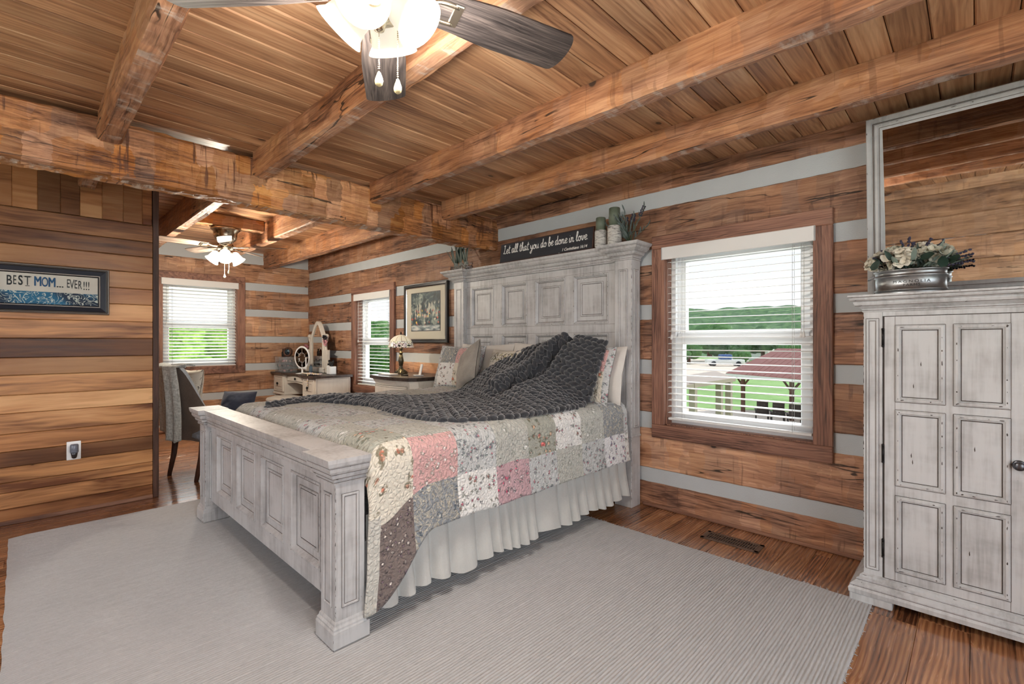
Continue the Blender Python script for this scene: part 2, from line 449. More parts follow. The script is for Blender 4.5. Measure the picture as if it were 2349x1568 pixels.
def quilt(name, base, flowers, dens=.5, size=1.0, paisley=None, mottle=.12, stitch=1.0):
    """one printed patchwork cotton: ground colour, sprigs of flowers, quilted puckers. UV is in metres"""
    n = N(name); u = n.tc('UV')
    f = n.noise(u, 28, 4, .6)
    c = n.mix(f, tuple(x*(1-mottle) for x in base), tuple(min(1, x*(1+mottle)) for x in base))
    if paisley:
        p = n.noise(u, 16, 3, .5, 2.4); q = n.ss(n.M('ABSOLUTE', n.M('SUBTRACT', p, .5)), .02, .05, 1, 0)
        c = n.mix(n.M('MULTIPLY', q, .75), c, paisley)
        p2 = n.noise(u, 42, 2, .5, 2); c = n.mix(n.ss(p2, .58, .66, 0, .7), c, tuple(x*.45 for x in paisley))
    for i, (fc, lc, thr) in enumerate(flowers):
        sc = (26+9*i)/size
        jit = n.noise(n.mp(u, (1,1,1), (i*3.1, i*1.7, 0)), 70, 2, .5, 0, True)
        uu = n.VM('ADD', n.mp(u, (1,1,1), (i*.37, i*.71, 0)), n.mp(jit, (.012,.012,0)))
        d = n.vor(uu, sc, 'F1', 1); k = n.n('ShaderNodeSeparateColor'); n.set(k.inputs[0], n.vor(uu, sc, 'F1', 1, 1))
        on = n.M('GREATER_THAN', k.outputs[0], 1-thr*dens)
        leaf = n.M('MULTIPLY', n.M('MULTIPLY', n.ss(d, .36, .46, 1, 0), n.ss(n.noise(uu, sc*3.2, 2), .47, .54)), on)
        flo = n.M('MULTIPLY', n.ss(d, .17, .25, 1, 0), on)
        c = n.mix(n.M('MULTIPLY', leaf, .85), c, lc)
        fcol = n.mix(n.ss(n.noise(uu, sc*5, 2), .42, .6), fc, tuple(min(1, x*1.9+.08) for x in fc))
        c = n.mix(n.M('MULTIPLY', flo, .92), c, fcol)
    sv = n.VM('ADD', u, n.mp(n.noise(u, 22, 2, .5, 0, True), (.018,.018,0)))
    e = n.vor(sv, 46, 'DISTANCE_TO_EDGE', .85); pk = n.noise(n.mp(u, (120, 34, 1)), 1, 3, .6)
    h = n.M('ADD', n.ss(e, 0, .3), n.M('MULTIPLY', pk, .55))
    c = n.mix(n.ss(e, 0, .06, .28*stitch, 0), c, tuple(x*.55 for x in base))
    n.P(Base_Color=c, Roughness=.9, Specular_IOR_Level=.1, Sheen_Weight=.15, Normal=n.bump(h, .75*stitch, .006))
    return n.m

W_LOG = wood('hewn_log', 0, L((86,48,28)), L((163,103,62)), L((198,141,94)), hew=.6, knots=.45, cracks=.9, bump=.6, per='island', tint=.22, fine=.85)
W_LOGY = wood('hewn_log_far', 1, L((104,62,36)), L((184,122,74)), L((214,160,108)), hew=.6, knots=.45, cracks=.9, bump=.6, per='island', tint=.16, fine=.85, kn=0)
W_LOGPALE = wood('hewn_log_pale', 0, L((110,74,48)), L((176,128,84)), L((208,164,116)), hew=.45, knots=.25, cracks=.8, bump=.5, per='island', tint=.16)
W_JOIST = wood('joist_timber', 0, L((98,54,30)), L((170,108,64)), L((206,147,96)), hew=.45, knots=.45, cracks=.9, bump=.55, tint=.07, fine=.8, sat=.88)
W_TIE = wood('tie_beam_timber', 1, L((96,54,30)), L((180,118,70)), L((214,158,104)), hew=1.15, knots=.4, cracks=.9, bump=.8, fine=.8, tint=.0, kn=0, sat=.92)
W_TIEB = wood('tie_beam_whitened_underside', 1, L((96,54,30)), L((180,118,70)), L((214,158,104)), hew=1.15, knots=.4, cracks=.9, bump=.8, fine=.8, tint=.0, kn=0, whiten=.85, sat=.92)  # tie beam wood with pale patches mixed in, bottom faces only
W_JOISTB = wood('joist_whitened_underside', 0, L((98,54,30)), L((170,108,64)), L((206,147,96)), hew=.45, knots=.45, cracks=.9, bump=.55, tint=.07, fine=.8, sat=.8, whiten=.5)  # joist wood with whitish patches mixed in, for the bottom faces
W_CEIL = wood('ceiling_pine', 1, L((112,66,38)), L((178,126,82)), L((212,166,120)), knots=.75, cracks=.2, bump=.15, per='island', tint=.17, rough=.4, al=.8, ac=16, spec=.5, kn=2, sat=.88, rings=.05, rf=40)
W_FLOOR = wood('floor_pine', 1, L((84,44,22)), L((154,94,54)), L((194,132,80)), knots=.05, cracks=.1, bump=.08, per='island', tint=.16, rough=.25, al=.5, ac=18, fine=.7, spec=.5, gloss=.6, kn=2, sat=.92, rings=.17, rf=55)
W_PART = wood('poplar_board', 1, L((112,64,34)), L((204,144,88)), L((234,184,128)), knots=.3, cracks=.15, bump=.12, per='island', tint=.06, rough=.33, al=.7, ac=7, attr='tone', big=.6, spec=.22, kn=0, sat=.92)
W_CASE = wood('window_casing_wood', 0, L((84,46,30)), L((146,88,60)), L((174,114,80)), knots=.06, cracks=.3, bump=.2, per='island', tint=.08, al=1.2, ac=20, fine=.8, rings=.08, rf=60)
W_CASEV = wood('window_casing_upright', 2, L((84,46,30)), L((146,88,60)), L((174,114,80)), knots=.06, cracks=.3, bump=.2, per='island', tint=.08, al=1.2, ac=20, fine=.8, rings=.08, rf=60)
W_DARK = wood('dark_stained_wood', 2, L((44,24,16)), L((84,48,32)), L((112,68,46)), knots=.05, cracks=.2, bump=.15, tint=.05)
W_DTOP = wood('dark_table_top', 0, L((38,28,24)), L((66,52,46)), L((92,76,68)), knots=0, cracks=0, bump=.06, tint=0, rough=.3)
W_SHOE = wood('shoe_moulding_wood', 0, L((90,50,30)), L((140,86,54)), L((168,112,76)), knots=0, cracks=.1, bump=.1, tint=.02)
W_SHOEY = wood('shoe_moulding_wood_y', 1, L((90,50,30)), L((140,86,54)), L((168,112,76)), knots=0, cracks=.1, bump=.1, tint=.02, kn=0)
W_BLADE = wood('fan_blade_wood', 0, L((26,22,22)), L((58,50,48)), L((92,80,74)), knots=0, cracks=.1, bump=.25, tint=.06, al=1.6, ac=26, fine=1.0, rough=.45)
W_BLADE2 = wood('fan_blade_pale_wood', 0, L((96,74,60)), L((142,116,98)), L((182,158,138)), knots=0, cracks=.1, bump=.15, tint=.06, al=1.6, ac=26, rough=.45)
M_CHINK = plain('chinking_mortar', L((193,199,202)), .85, bump=.3, bs=140, var=.05, vs=9)
M_PAINT = painted('distressed_white_paint', L((199,201,202)), L((140,139,138)), .8)
M_PAINTB = painted('distressed_bed_paint', L((199,199,200)), L((140,138,138)), .8)
M_PAINTM = painted('distressed_mirror_paint', L((192,194,194)), L((140,142,144)), .7)
M_PAINTV = painted('antique_white_paint', L((226,220,210)), L((192,182,170)), .5, fleck=.1)
M_GLAZE = plain('worn_dark_edge', L((58,48,42)), .7, var=.4, vs=80)
M_GLAZE2 = plain('soft_glaze_line', L((104,94,88)), .6, var=.3, vs=60)
M_WHITE = plain('white_vinyl', L((236,237,238)), .35, var=.02)
M_BLIND = plain('blind_slat_white', L((232,232,230)), .45, var=.03)
M_CORD = plain('blind_cord', L((205,205,200)), .8)
M_BLACK = plain('black_iron', L((30,28,28)), .45, metal=.6, var=.2)
M_BLKPL = plain('black_plastic', L((26,26,28)), .35)
M_BRONZE = plain('aged_bronze', L((88,82,68)), .35, metal=.85, var=.35, vs=30)
M_NICKEL = plain('brushed_nickel', L((196,184,164)), .24, metal=1, var=.08)
M_CHROME = plain('chrome', L((220,220,222)), .1, metal=1, var=.02)
M_PEWTER = plain('pewter_knob', L((96,98,104)), .3, metal=.9, var=.3, vs=60)
# ------------------------------------------------------------------ the room
YW = 3.35          # log wall behind the bed
XF = -7.967        # log wall at the end of the sitting alcove
XP = -4.74         # board partition on the left
XR = 1.75; YS = -2.1
def setg(o, label, c):
    tagit(o, label, c, None, 'structure'); return o

# floor: boards run towards the bed wall
g = G(); x = -8.0; k = 0
while x < XR+.1:
    w = random.choice((.081, .081, .133, .168, .168))
    y = YS-.1-random.random()*1.5
    while y < YW:
        l = random.uniform(1.2, 3.0)
        y1 = min(y+l, YW+.1)
        if y1 > YS-.1: g.box(x+.0006, x+w-.0006, max(y, YS-.1)+.0005, y1-.0005, -.03, 0, 0, .0012)
        y += l
    x += w
g.box(-8.0, XR, YS-.1, YW+.1, -.07, -.03)
setg(solo(g, 'floor', W_FLOOR, 'glossy honey-brown wide plank pine floor', 'floor'), None, None)

# ceiling boards of the bedroom and of the alcove
def boards(name, x0, x1, y0, y1, z, lab):
    g = G(); n = int((x1-x0)/.127)+1
    for i in range(n):
        a = x0+i*.127; b = min(a+.127, x1)
        if b-a < .01: continue
        # tongue and groove face with a V joint
        vs = [(a+.0015,0,z),(a+.0075,0,z-.006),(b-.0075,0,z-.006),(b-.0015,0,z),(b-.0015,0,z+.02),(a+.0015,0,z+.02)]
        cut = y0-.01; ys = [y0]
        if random.random() < .5: ys.append(random.uniform(y0+.8, y1-.8))
        ys.append(y1)
        for p, q in zip(ys[:-1], ys[1:]):
            m = len(vs)
            V = [(v[0], p+.0006, v[2]) for v in vs]+[(v[0], q-.0006, v[2]) for v in vs]
            F = [tuple(range(m)), tuple(range(2*m-1, m-1, -1))]+[((j+1) % m, j, m+j, m+(j+1) % m) for j in range(m)]
            g.add(V, F)
    g.box(x0, x1, y0, y1, z+.021, z+.06)
    return setg(solo(g, name, W_CEIL, lab, 'ceiling'), None, None)
boards('ceiling', -3.56, XR, YS, YW+.05, 2.516, 'pine tongue and groove board ceiling between the beams of the bedroom')
boards('ceiling', -8.05, -3.57, YS, YW+.05, 2.626, 'pine tongue and groove board ceiling over the sitting alcove')

# log wall behind the bed, two window openings
ROWS = [(-.02,.183),(.288,.592),(.714,1.003),(1.114,1.42),(1.535,1.836),(1.954,2.258),(2.384,2.70)]
OPEN = [(-1.665,-.695,.625,1.945),(-6.36,-5.42,.63,1.92)]
def cuts(a, b, z0, z1, ops):
    seg = [(a, b)]
    for o0, o1, p0, p1 in ops:
        if z1-.05 > p0 and z0+.05 < p1:
            seg = [q for s in seg for q in ((s[0], min(s[1], o0)), (max(s[0], o1), s[1])) if q[1]-q[0] > .02]
    return seg
def logwall(name, axis, a0, a1, base, inward, rows, ops, mlog, lab, thick=.19):
    root = G(); sd = 0
    for z0, z1 in rows:
        for s0, s1 in cuts(a0, a1, z0, z1, ops):
            sd += 1
            lo, hi = (base, base+thick) if inward < 0 else (base-thick, base)
            hewn(root, axis, s0, s1, lo, hi, z0, z1, .045, .005, sd, 0, .008, 3, .8)
    o = setg(solo(root, name, mlog, lab, 'log wall'), None, None)
    c = G()
    zs = sorted(set([0, 2.7]+[z for op in ops for z in op[2:]]))
    y0 = base+.013*(1 if inward < 0 else -1); y1 = base+.17*(1 if inward < 0 else -1)
    for za, zb in zip(zs[:-1], zs[1:]):
        for s0, s1 in cuts(a0, a1, za-.06, zb+.06, [op for op in ops if op[2] <= za+.001 and op[3] >= zb-.001]):
            if axis == 'x': c.box(s0, s1, y0, y1, za, zb)
            else: c.box(y0, y1, s0, s1, za, zb)
    part(c, 'chinking', M_CHINK, o, 'pale grey mortar bands between the logs')
    return o
logwall('wall_back', 'x', XF-.10, XR, YW, -1, ROWS, OPEN, W_LOG, 'hand-hewn brown log wall with pale chinking behind the bed')
FROWS = [(-.02,.08),(.11,.405),(.51,.81),(.92,1.232),(1.332,1.635),(1.745,2.035),(2.152,2.44)]
logwall('wall_far', 'y', YS, YW+.10, XF, 1, FROWS, [(1.35,2.285,.885,2.125)], W_LOGY, 'hand-hewn brown log wall with pale chinking at the end of the alcove')

# partition of horizontal poplar boards with upright boards above
g = G(); tones = []
Z = [.0,.107,.218,.288,.392,.497,.618,.758,.883,1.019,1.14,1.276,1.408,1.541,1.666,1.795,1.923,2.045,2.177]
T = [(.62,.50,.42),(1.0,.94,.88),(1.02,.98,.90),(1.0,.95,.86),(.26,.20,.17),(.80,.70,.60),(.95,.92,.88),(1.02,.98,.92),(.98,.94,.86),(.52,.43,.35),(.27,.20,.17),
     (1.05,1.0,.92),(.96,.86,.74),(.70,.58,.48),(.56,.46,.37),(.52,.44,.36),(.36,.29,.24),(.56,.50,.44),(.88,.78,.66)]
def pboard(ax0, ax1, z0, z1, tone, dx=0):
    n0 = len(g.V)
    g.box(XP-.02+dx, XP+dx, ax0, ax1, z0+.0012, z1-.0012, 0, .004)
    tones.extend([tone]*(len(g.V)-n0))
Z2 = Z+[2.18]
for i in range(18):
    pboard(-2.1, .745, Z[i], Z[i+1], T[i])
y = .742; j = 0
VT = [(.62,.50,.42),(.40,.33,.30),(.46,.38,.34),(.60,.52,.46),(.30,.25,.24),(.27,.23,.22),(.70,.6,.5),(.62,.53,.46),(.50,.43,.38),(.66,.57,.5)]
while y > -2.1:
    w = .062 if j == 0 else random.choice((.105, .118, .118, .125)); pboard(y-w, y, 2.18, 2.60, VT[j % 10], -.012); y -= w; j += 1
n0 = len(g.V); g.box(XP-.14, XP-.035, -2.1, .745, 0, 2.6); tones.extend([(.5,.45,.4)]*(len(g.V)-n0))
o = setg(solo(g, 'wall_left', W_PART, 'partition of horizontal poplar boards in tan and dark brown', 'board wall'), None, None)
ca = o.data.color_attributes.new('tone', 'FLOAT_COLOR', 'POINT')
ca.data.foreach_set('color', np.array([(*t, 1) for t in tones], dtype=np.float32).ravel())
g = G(); g.box(XP-.145, XP+.006, .746, .784, 0, 2.6, 0, .004)
setg(solo(g, 'trim_1', W_DARK, 'dark stained upright trim capping the end of the board partition', 'trim'), None, None)
g = G(); g.box(XP+.001, XP+.012, -2.1, .745, 0, .03, 0, .004)
setg(solo(g, 'baseboard_left', W_SHOEY, 'thin shoe moulding along the foot of the board partition', 'baseboard'), None, None)
g = G(); g.box(-1.84, XR, YW-.018, YW+.002, 0, .024, 0, .007); g.box(XF+.1, -4.0, YW-.018, YW+.002, 0, .024, 0, .007)
setg(solo(g, 'baseboard_back', W_SHOE, 'quarter round shoe moulding along the foot of the log wall', 'baseboard'), None, None)
g = G(); g.box(XF+.0, XF+.018, -2.0, YW-.03, 0, .024, 0, .007)
setg(solo(g, 'baseboard_far', W_SHOEY, 'quarter round shoe moulding along the far alcove wall', 'baseboard'), None, None)

# walls behind the camera: pale hewn logs, one added opening each for fill light
logw = G(); sd = 40
z = -.02
while z < 2.7:
    for s0, s1 in cuts(XP, XR, z, z+.30, [(-4.2,-1.5,.35,2.15)]):
        sd += 1; hewn(logw, 'x', s0, s1, YS-.19, YS, z, z+.298, .06, .006, sd, 0, .01, 3)
    z += .30
setg(solo(logw, 'wall_front', W_LOGPALE, 'pale hewn log wall behind the camera, seen in the mirror', 'log wall'), None, None)
logw = G(); z = -.02
while z < 2.7:
    for s0, s1 in cuts(YS, YW, z, z+.30, [(-1.7,1.9,.30,2.15)]):
        sd += 1; hewn(logw, 'y', s0, s1, XR, XR+.19, z, z+.298, .06, .006, sd, 0, .01, 3)
    z += .30
setg(solo(logw, 'wall_right', W_LOGY, 'hewn log wall on the right behind the camera', 'log wall'), None, None)
g = G(); g.box(XF-.2, XP-.15, YS-.2, YS, -.02, 2.7)
setg(solo(g, 'wall_alcove_side', W_LOGPALE, 'plain wall closing the alcove behind the partition', 'wall'), None, None)

# timbers: tie beam over the bed, joists in the bedroom, joists in the alcove
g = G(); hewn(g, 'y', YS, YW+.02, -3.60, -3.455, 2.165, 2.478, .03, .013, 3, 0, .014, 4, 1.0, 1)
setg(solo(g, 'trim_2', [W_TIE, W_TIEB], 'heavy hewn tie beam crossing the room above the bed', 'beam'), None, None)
JY = [(.298,.40),(1.085,1.185),(1.935,2.035),(2.65,2.75)]
LB = ['nearest the camera on the left','running behind the near fan','second from the log wall','nearest the log wall behind the bed']
for i, (a, b) in enumerate(JY):
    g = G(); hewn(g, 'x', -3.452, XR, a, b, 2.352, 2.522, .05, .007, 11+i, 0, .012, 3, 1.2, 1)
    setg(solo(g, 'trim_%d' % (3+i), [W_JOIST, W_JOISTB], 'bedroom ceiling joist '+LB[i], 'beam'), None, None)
LB = ['ending above the partition','left of the alcove fan','right of the alcove fan','nearest the log wall in the alcove']
for i, (a, b) in enumerate(JY):
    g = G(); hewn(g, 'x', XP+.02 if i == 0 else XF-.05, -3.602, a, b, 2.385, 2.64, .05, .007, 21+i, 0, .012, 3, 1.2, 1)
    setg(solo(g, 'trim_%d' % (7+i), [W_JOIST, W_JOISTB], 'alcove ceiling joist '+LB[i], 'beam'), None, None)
g = G(); hewn(g, 'y', 1.186, 1.934, -5.93, -5.80, 2.49, 2.62, .05, .004, 31, 0, .008, 3)
setg(solo(g, 'trim_11', W_TIE, 'short hewn block between two joists above the alcove fan', 'beam'), None, None)
# ------------------------------------------------------------------ windows, blinds, the view
def glassmat():
    n = N('window_glass')
    for q in list(n.t.nodes):
        if q != n.out: n.t.nodes.remove(q)
    tr = n.n('ShaderNodeBsdfTransparent'); gl = n.n('ShaderNodeBsdfGlossy'); gl.inputs['Roughness'].default_value = .02
    mx = n.n('ShaderNodeMixShader'); fr = n.n('ShaderNodeFresnel'); fr.inputs[0].default_value = 1.3
    n.t.links.new(n.M('MULTIPLY', fr.outputs[0], n.M('SUBTRACT', 1, n.n('ShaderNodeNewGeometry').outputs['Backfacing'])), mx.inputs[0]); n.t.links.new(tr.outputs[0], mx.inputs[1]); n.t.links.new(gl.outputs[0], mx.inputs[2])
    n.t.links.new(mx.outputs[0], n.out.inputs[0]); return n.m
M_GLASS = glassmat()
def window(name, label, T, x0, x1, z0, z1, cas, split, blabel, tilt, wmat=(W_CASE, W_CASEV), castop=None, open_in=.16):
    """built facing -Y on plane y=0 (wall face); T carries it to its wall"""
    root = thing(name, label, 'window', tuple(T @ Vector(((x0+x1)/2, 0, z0))), kind='structure')
    ct = castop or cas
    g = G(); g.T = T
    g.box(x0-cas, x1+cas, -.028, .006, z1-.004, z1+ct, 0, .004)
    g.box(x0-cas, x1+cas, -.028, .006, z0-cas, z0+.004, 0, .004)
    g.box(x0-cas, x0+.006, -.026, .006, z0+.003, z1-.003, 1, .004); g.box(x1-.006, x1+cas, -.026, .006, z0+.003, z1-.003, 1, .004)
    part(g, 'casing', list(wmat), root, 'flat brown wooden casing boards')
    g = G(); g.T = T     # jambs
    g.box(x0-.002, x0+.012, .004, .19, z0, z1); g.box(x1-.012, x1+.002, .004, .19, z0, z1)
    g.box(x0, x1, .004, .19, z1-.012, z1+.002); g.box(x0, x1, .004, .19, z0-.002, z0+.012)
    part(g, 'jamb', wmat[1], root)
    g = G(); g.T = T; y = .085
    a, b, c, d = x0+.012, x1-.012, z0+.012, z1-.012
    g.frame(a, b, c, d, [(0, y+.09),(0, y),(.032, y),(.032, y+.035),(.05, y+.035),(.05, y+.09)])
    g.box(a+.04, b-.04, y+.02, y+.06, split-.03, split+.03, 0, .004)
    g.frame(a+.032, b-.032, c+.032, split, [(0, y+.06),(0, y+.012),(.05, y+.012),(.056, y+.03),(.056, y+.06)])
    g.frame(a+.05, b-.05, split, d-.05, [(0, y+.085),(0, y+.045),(.04, y+.045),(.045, y+.06),(.045, y+.085)])
    part(g, 'sash', M_WHITE, root)
    g = G(); g.T = T
    g.box(a+.08, b-.08, y+.04, y+.044, c+.08, split-.02); g.box(a+.08, b-.08, y+.07, y+.074, split+.02, d-.08)
    part(g, 'pane', M_GLASS, root)
    # blind
    bl = thing('window_blind', blabel, 'blind', tuple(T @ Vector(((x0+x1)/2, .03, z1))))
    g = G(); g.T = T
    g.box(x0-.014, x1+.008, -.036, -.027, z1-.09, z1+.002, 0, .003)
    g.box(x0-.014, x0-.006, -.036, .0, z1-.09, z1+.002, 0, .002); g.box(x1, x1+.008, -.036, .0, z1-.09, z1+.002, 0, .002)
    part(g, 'valance', M_BLIND, bl)
    g = G(); g.T = T; sx0, sx1 = x0+.018, x1-.018; n = int((z1-.10-z0-.02)/.0465)
    for i in range(n):
        z = z1-.105-i*.0465
        ct_, st_ = math.cos(R(tilt)), math.sin(R(tilt)); h = .0245
        q = [(-h, -.0014),(0, .001),(h, -.0014),(h, .0014),(0, .0038),(-h, .0014)]
        pts = [(.036+u*ct_-w*st_, z-u*st_*-1+w*ct_) for u, w in q]
        m = len(pts)
        V = [(sx0, p[0], p[1]) for p in pts]+[(sx1, p[0], p[1]) for p in pts]
        g.add(V, [tuple(range(m))[::-1], tuple(range(m, 2*m))]+[(j, (j+1) % m, m+(j+1) % m, m+j) for j in range(m)])
    part(g, 'slats', M_BLIND, bl)
    g = G(); g.T = T; zb = z1-.105-n*.0465
    g.box(sx0, sx1, .012, .060, zb-.008, zb+.010, 0, .004)
    part(g, 'bottom_rail', M_BLIND, bl)
    w = x1-x0
    for fx in (.13, .87):
        g = G(); g.T = T
        for yy in (.0115, .0605): g.tube([(x0+w*fx, yy, z1-.085), (x0+w*fx, yy, zb)], .0011, 4, 0)
        for i in range(n+1): g.tube([(x0+w*fx, .0105, z1-.108-i*.0465), (x0+w*fx, .0615, z1-.108-i*.0465)], .0008, 3, 0)
        part(g, 'ladder_cord', M_CORD, bl)
    for xx, r_, zz in ((x1-.075, .0015, split+.03), (x1-.06, .0015, split+.03), (x0+.05, .0022, split+.02)):
        g = G(); g.T = T; g.tube([(xx, .006, z1-.09), (xx, .004, zz)], r_, 5, 0); part(g, 'pull_cord', M_CORD, bl)
    for cx, cz in ((x1-.075, split+.03),(x1-.06, split+.03),(x0+.05, split+.02)):
        g = G(); g.T = T; T2 = T @ Matrix.Translation((cx, .004, cz)); g.T = T2
        g.lathe([(.002,.0),(.005,-.006),(.008,-.024),(.009,-.034),(.004,-.040)], n=10); part(g, 'cord_tassel', M_BLIND, bl)
    return root
TB = Matrix.Translation((0, YW, 0))
window('window_1', 'window beside the headboard with brown casing looking onto the pavilion', TB, -1.662, -.697, .628, 1.946, .095, 1.285,
       'white slatted blind, open, in the large window between bed and armoire', 4)
window('window_2', 'alcove window behind the nightstand lamp with brown casing', TB, -6.355, -5.425, .632, 1.918, .10, 1.26,
       'white slatted blind, open, in the window behind the lamp', 4)
# far wall faces +X : local x -> world -y... keep left-right as seen from inside
TF = Matrix(((0,-1,0,XF),(1,0,0,0),(0,0,1,0),(0,0,0,1)))
window('window_3', 'window in the far alcove wall with green leaves outside', TF, 1.352, 2.283, .888, 2.126, .10, 1.50,
       'white slatted blind, half tilted, in the far alcove window beside the chair', 22)
# unseen window openings added to let in fill light, framed in white
for nm, lab, (x0, x1, y0, y1, z0, z1) in (('added_window_4', 'window opening added in the unseen right wall for fill light', (XR+.05, XR+.12, -1.7, 1.9, .30, 2.15)),
                                   ('added_window_5', 'window opening added in the unseen wall behind the camera for fill light', (-4.2, -1.5, YS-.12, YS-.05, .35, 2.15))):
    g = G()
    if x1-x0 < y1-y0:
        for yy in (y0, (y0+y1)/2-.03, y1-.06): g.box(x0, x1, yy, yy+.06, z0, z1)
        for zz in (z0, z1-.06): g.box(x0, x1, y0, y1, zz, zz+.06)
    else:
        for xx in (x0, (x0+x1)/2-.03, x1-.06): g.box(xx, xx+.06, y0, y1, z0, z1)
        for zz in (z0, z1-.06): g.box(x0, x1, y0, y1, zz, zz+.06)
    setg(solo(g, nm, M_WHITE, lab, 'window'), None, None)

# ---- outside
GZ = -3.1
def gmat():
    n = N('meadow_grass'); v = n.tc(); f = n.noise(v, .12, 5, .6); f2 = n.noise(v, 1.6, 3)
    c = n.ramp(n.M('ADD', n.M('MULTIPLY', f, .7), n.M('MULTIPLY', f2, .3)), [(.3, L((112,146,88))), (.55, L((148,182,116))), (.75, L((182,204,146)))])
    n.P(Base_Color=c, Roughness=.95, Specular_IOR_Level=.1); return n.m
M_GRASS = gmat()
def leafmat(name, a, b, c, sc=3.0):
    n = N(name); v = n.tc(); f = n.noise(v, sc, 5, .7); col = n.ramp(f, [(.3, a), (.5, b), (.7, c)])
    n.P(Base_Color=col, Roughness=.8, Specular_IOR_Level=.15, Normal=n.bump(n.noise(v, sc*3, 3), .6, .15)); return n.m
M_LEAF = leafmat('tree_leaves', L((38,72,40)), L((78,122,64)), L((126,164,92)))
M_LEAFD = leafmat('dark_tree_leaves', L((40,70,42)), L((80,114,72)), L((130,160,106)), .45)
M_LEAFY = leafmat('sunny_leaves', L((70,118,44)), L((136,186,72)), L((190,222,110)), 2.2)
M_CONC = plain('pale_concrete', L((222,206,188)), .9, var=.05, vs=2)
M_ROOF = plain('red_metal_roof', L((150,92,82)), .6, var=.06, vs=3)
M_POST = plain('brown_timber_post', L((104,74,58)), .8)
M_DKROOF = plain('grey_metal_roof', L((176,160,146)), .6)
M_CHAIRO = plain('dark_patio_plastic', L((58,50,46)), .6)
M_HOUSE = plain('white_house_siding', L((230,230,226)), .8)
M_HROOF = plain('house_roof_grey', L((128,120,116)), .8)
M_BLUE = plain('blue_truck_paint', L((60,92,150)), .4)
g = G(); g.grid(60, 60, lambda u, v: (-320+u*340, -60+v*400, GZ-.05+.0*u), 0)
solo(g, 'ground', M_GRASS, 'green meadow lawn outside the windows', 'lawn', kind='structure')
def poly_at(pts, z):
    out = []
    for px, py in pts:
        r = (px-1174.5)/1096; u = -(py-783.5)/1096; t = (z-1.25)/u
        out.append(((RV[0]*r+FV[0])*t, (RV[1]*r+FV[1])*t, z))
    return out
g = G(); p = poly_at([(1540,1030),(1905,1030),(1905,948),(1560,934)], GZ+.02); g.add(p+[(a, b, GZ-.1) for a, b, c in p], [(0,1,2,3),(7,6,5,4),(1,0,4,5),(2,1,5,6),(3,2,6,7),(0,3,7,4)])
solo(g, 'patio', M_CONC, 'pale concrete patio below the pavilion outside', 'patio', kind='structure')
# gravel yard with a pick-up truck
g = G(); p = poly_at([(1560,868),(1560,823),(1720,823),(1700,868)], GZ-.03); g.add(p+[(a, b, GZ-.2) for a, b, c in p], [(0,1,2,3),(7,6,5,4)])
solo(g, 'driveway', M_CONC, 'pale gravel yard between lawn and pavilion outside', 'driveway', kind='structure')
t0 = poly_at([(1662,839)], GZ-.03)[0]
t = thing('pickup_truck', 'small white and blue truck parked on the gravel yard seen through the blind', 'truck', t0)
g = G(); g.T = Matrix.Translation(t0) @ Matrix.Rotation(R(35), 4, 'Z')
g.box(-3.2, 3.2, -1.0, 1.0, .5, 1.2, 0, .12); part(g, 'body', M_HOUSE, t)
g = G(); g.T = Matrix.Translation(t0) @ Matrix.Rotation(R(35), 4, 'Z'); g.box(-.9, 1.1, -.95, .95, 1.2, 2.1, 0, .15); part(g, 'cab', M_BLUE, t)
for sx in (-2.1, 2.1):
    for sy in (-1, 1):
        g = G(); g.T = Matrix.Translation(t0) @ Matrix.Rotation(R(35), 4, 'Z') @ Matrix.Translation((sx, sy, .45)) @ Matrix.Rotation(R(90), 4, 'X')
        g.lathe([(.2,-.12),(.45,-.1),(.45,.1),(.2,.12)], n=16); part(g, 'wheel', M_BLKPL, t)
# pavilion
E0 = at(1686, 855, 30.0); E1 = at(1905, 878, 24.0); E0.z = E1.z = -.72
RD0 = at(1739, 800, 32.5); ax = (E1-E0).normalized(); back = Vector((-ax.y, ax.x, 0))
if back.y < 0: back = -back
pv = thing('pavilion', 'open timber pavilion with red metal roof seen through the large window', 'pavilion', (E0.x, E0.y, GZ))
Lp = (E1-E0).length; D = 5.2
def PV(a, b, z): return E0+ax*a+back*b+Vector((0, 0, z-E0.z))
g = G()
rz = .78
for b0, b1, z0, z1 in ((-.35, D/2, -.78, rz), (D+.35, D/2, -.78, rz)):
    a0, a1, c0_, c1_ = PV(-.4, b0, z0), PV(Lp+.5, b0, z0), PV(Lp+.5, b1, z1), PV(-.4+1.2, b1, z1)
    up = Vector((0, 0, .06)); g.add([a0, a1, c1_ if 0 else c0_, c1_, a0+up, a1+up, c0_+up, c1_+up], [(3,2,1,0),(4,5,6,7),(0,1,5,4),(1,2,6,5),(2,3,7,6),(3,0,4,7)])
    k = 0
    while k < Lp:
        s0, s1 = PV(k, b0, z0+.07), PV(min(k+.0, Lp), b1, z1+.07)
        if k > 1.0: g.tube([s0, s1], .018, 4, 0, False)
        k += .42
g.add([PV(-.4,-.35,-.72), PV(.8,D/2,rz+.06), PV(-.4,D+.35,-.72)], [(0,1,2)])
part(g, 'roof', M_ROOF, pv)
g = G()
for b0 in (-.36, D+.3):
    q = [PV(-.4, b0, -.92), PV(Lp+.5, b0, -.92), PV(Lp+.5, b0+.05, -.92), PV(-.4, b0+.05, -.92)]
    up = Vector((0,0,.17)); g.add(q+[v+up for v in q], [(3,2,1,0),(4,5,6,7),(0,1,5,4),(1,2,6,5),(2,3,7,6),(3,0,4,7)])
part(g, 'fascia', M_HOUSE, pv)
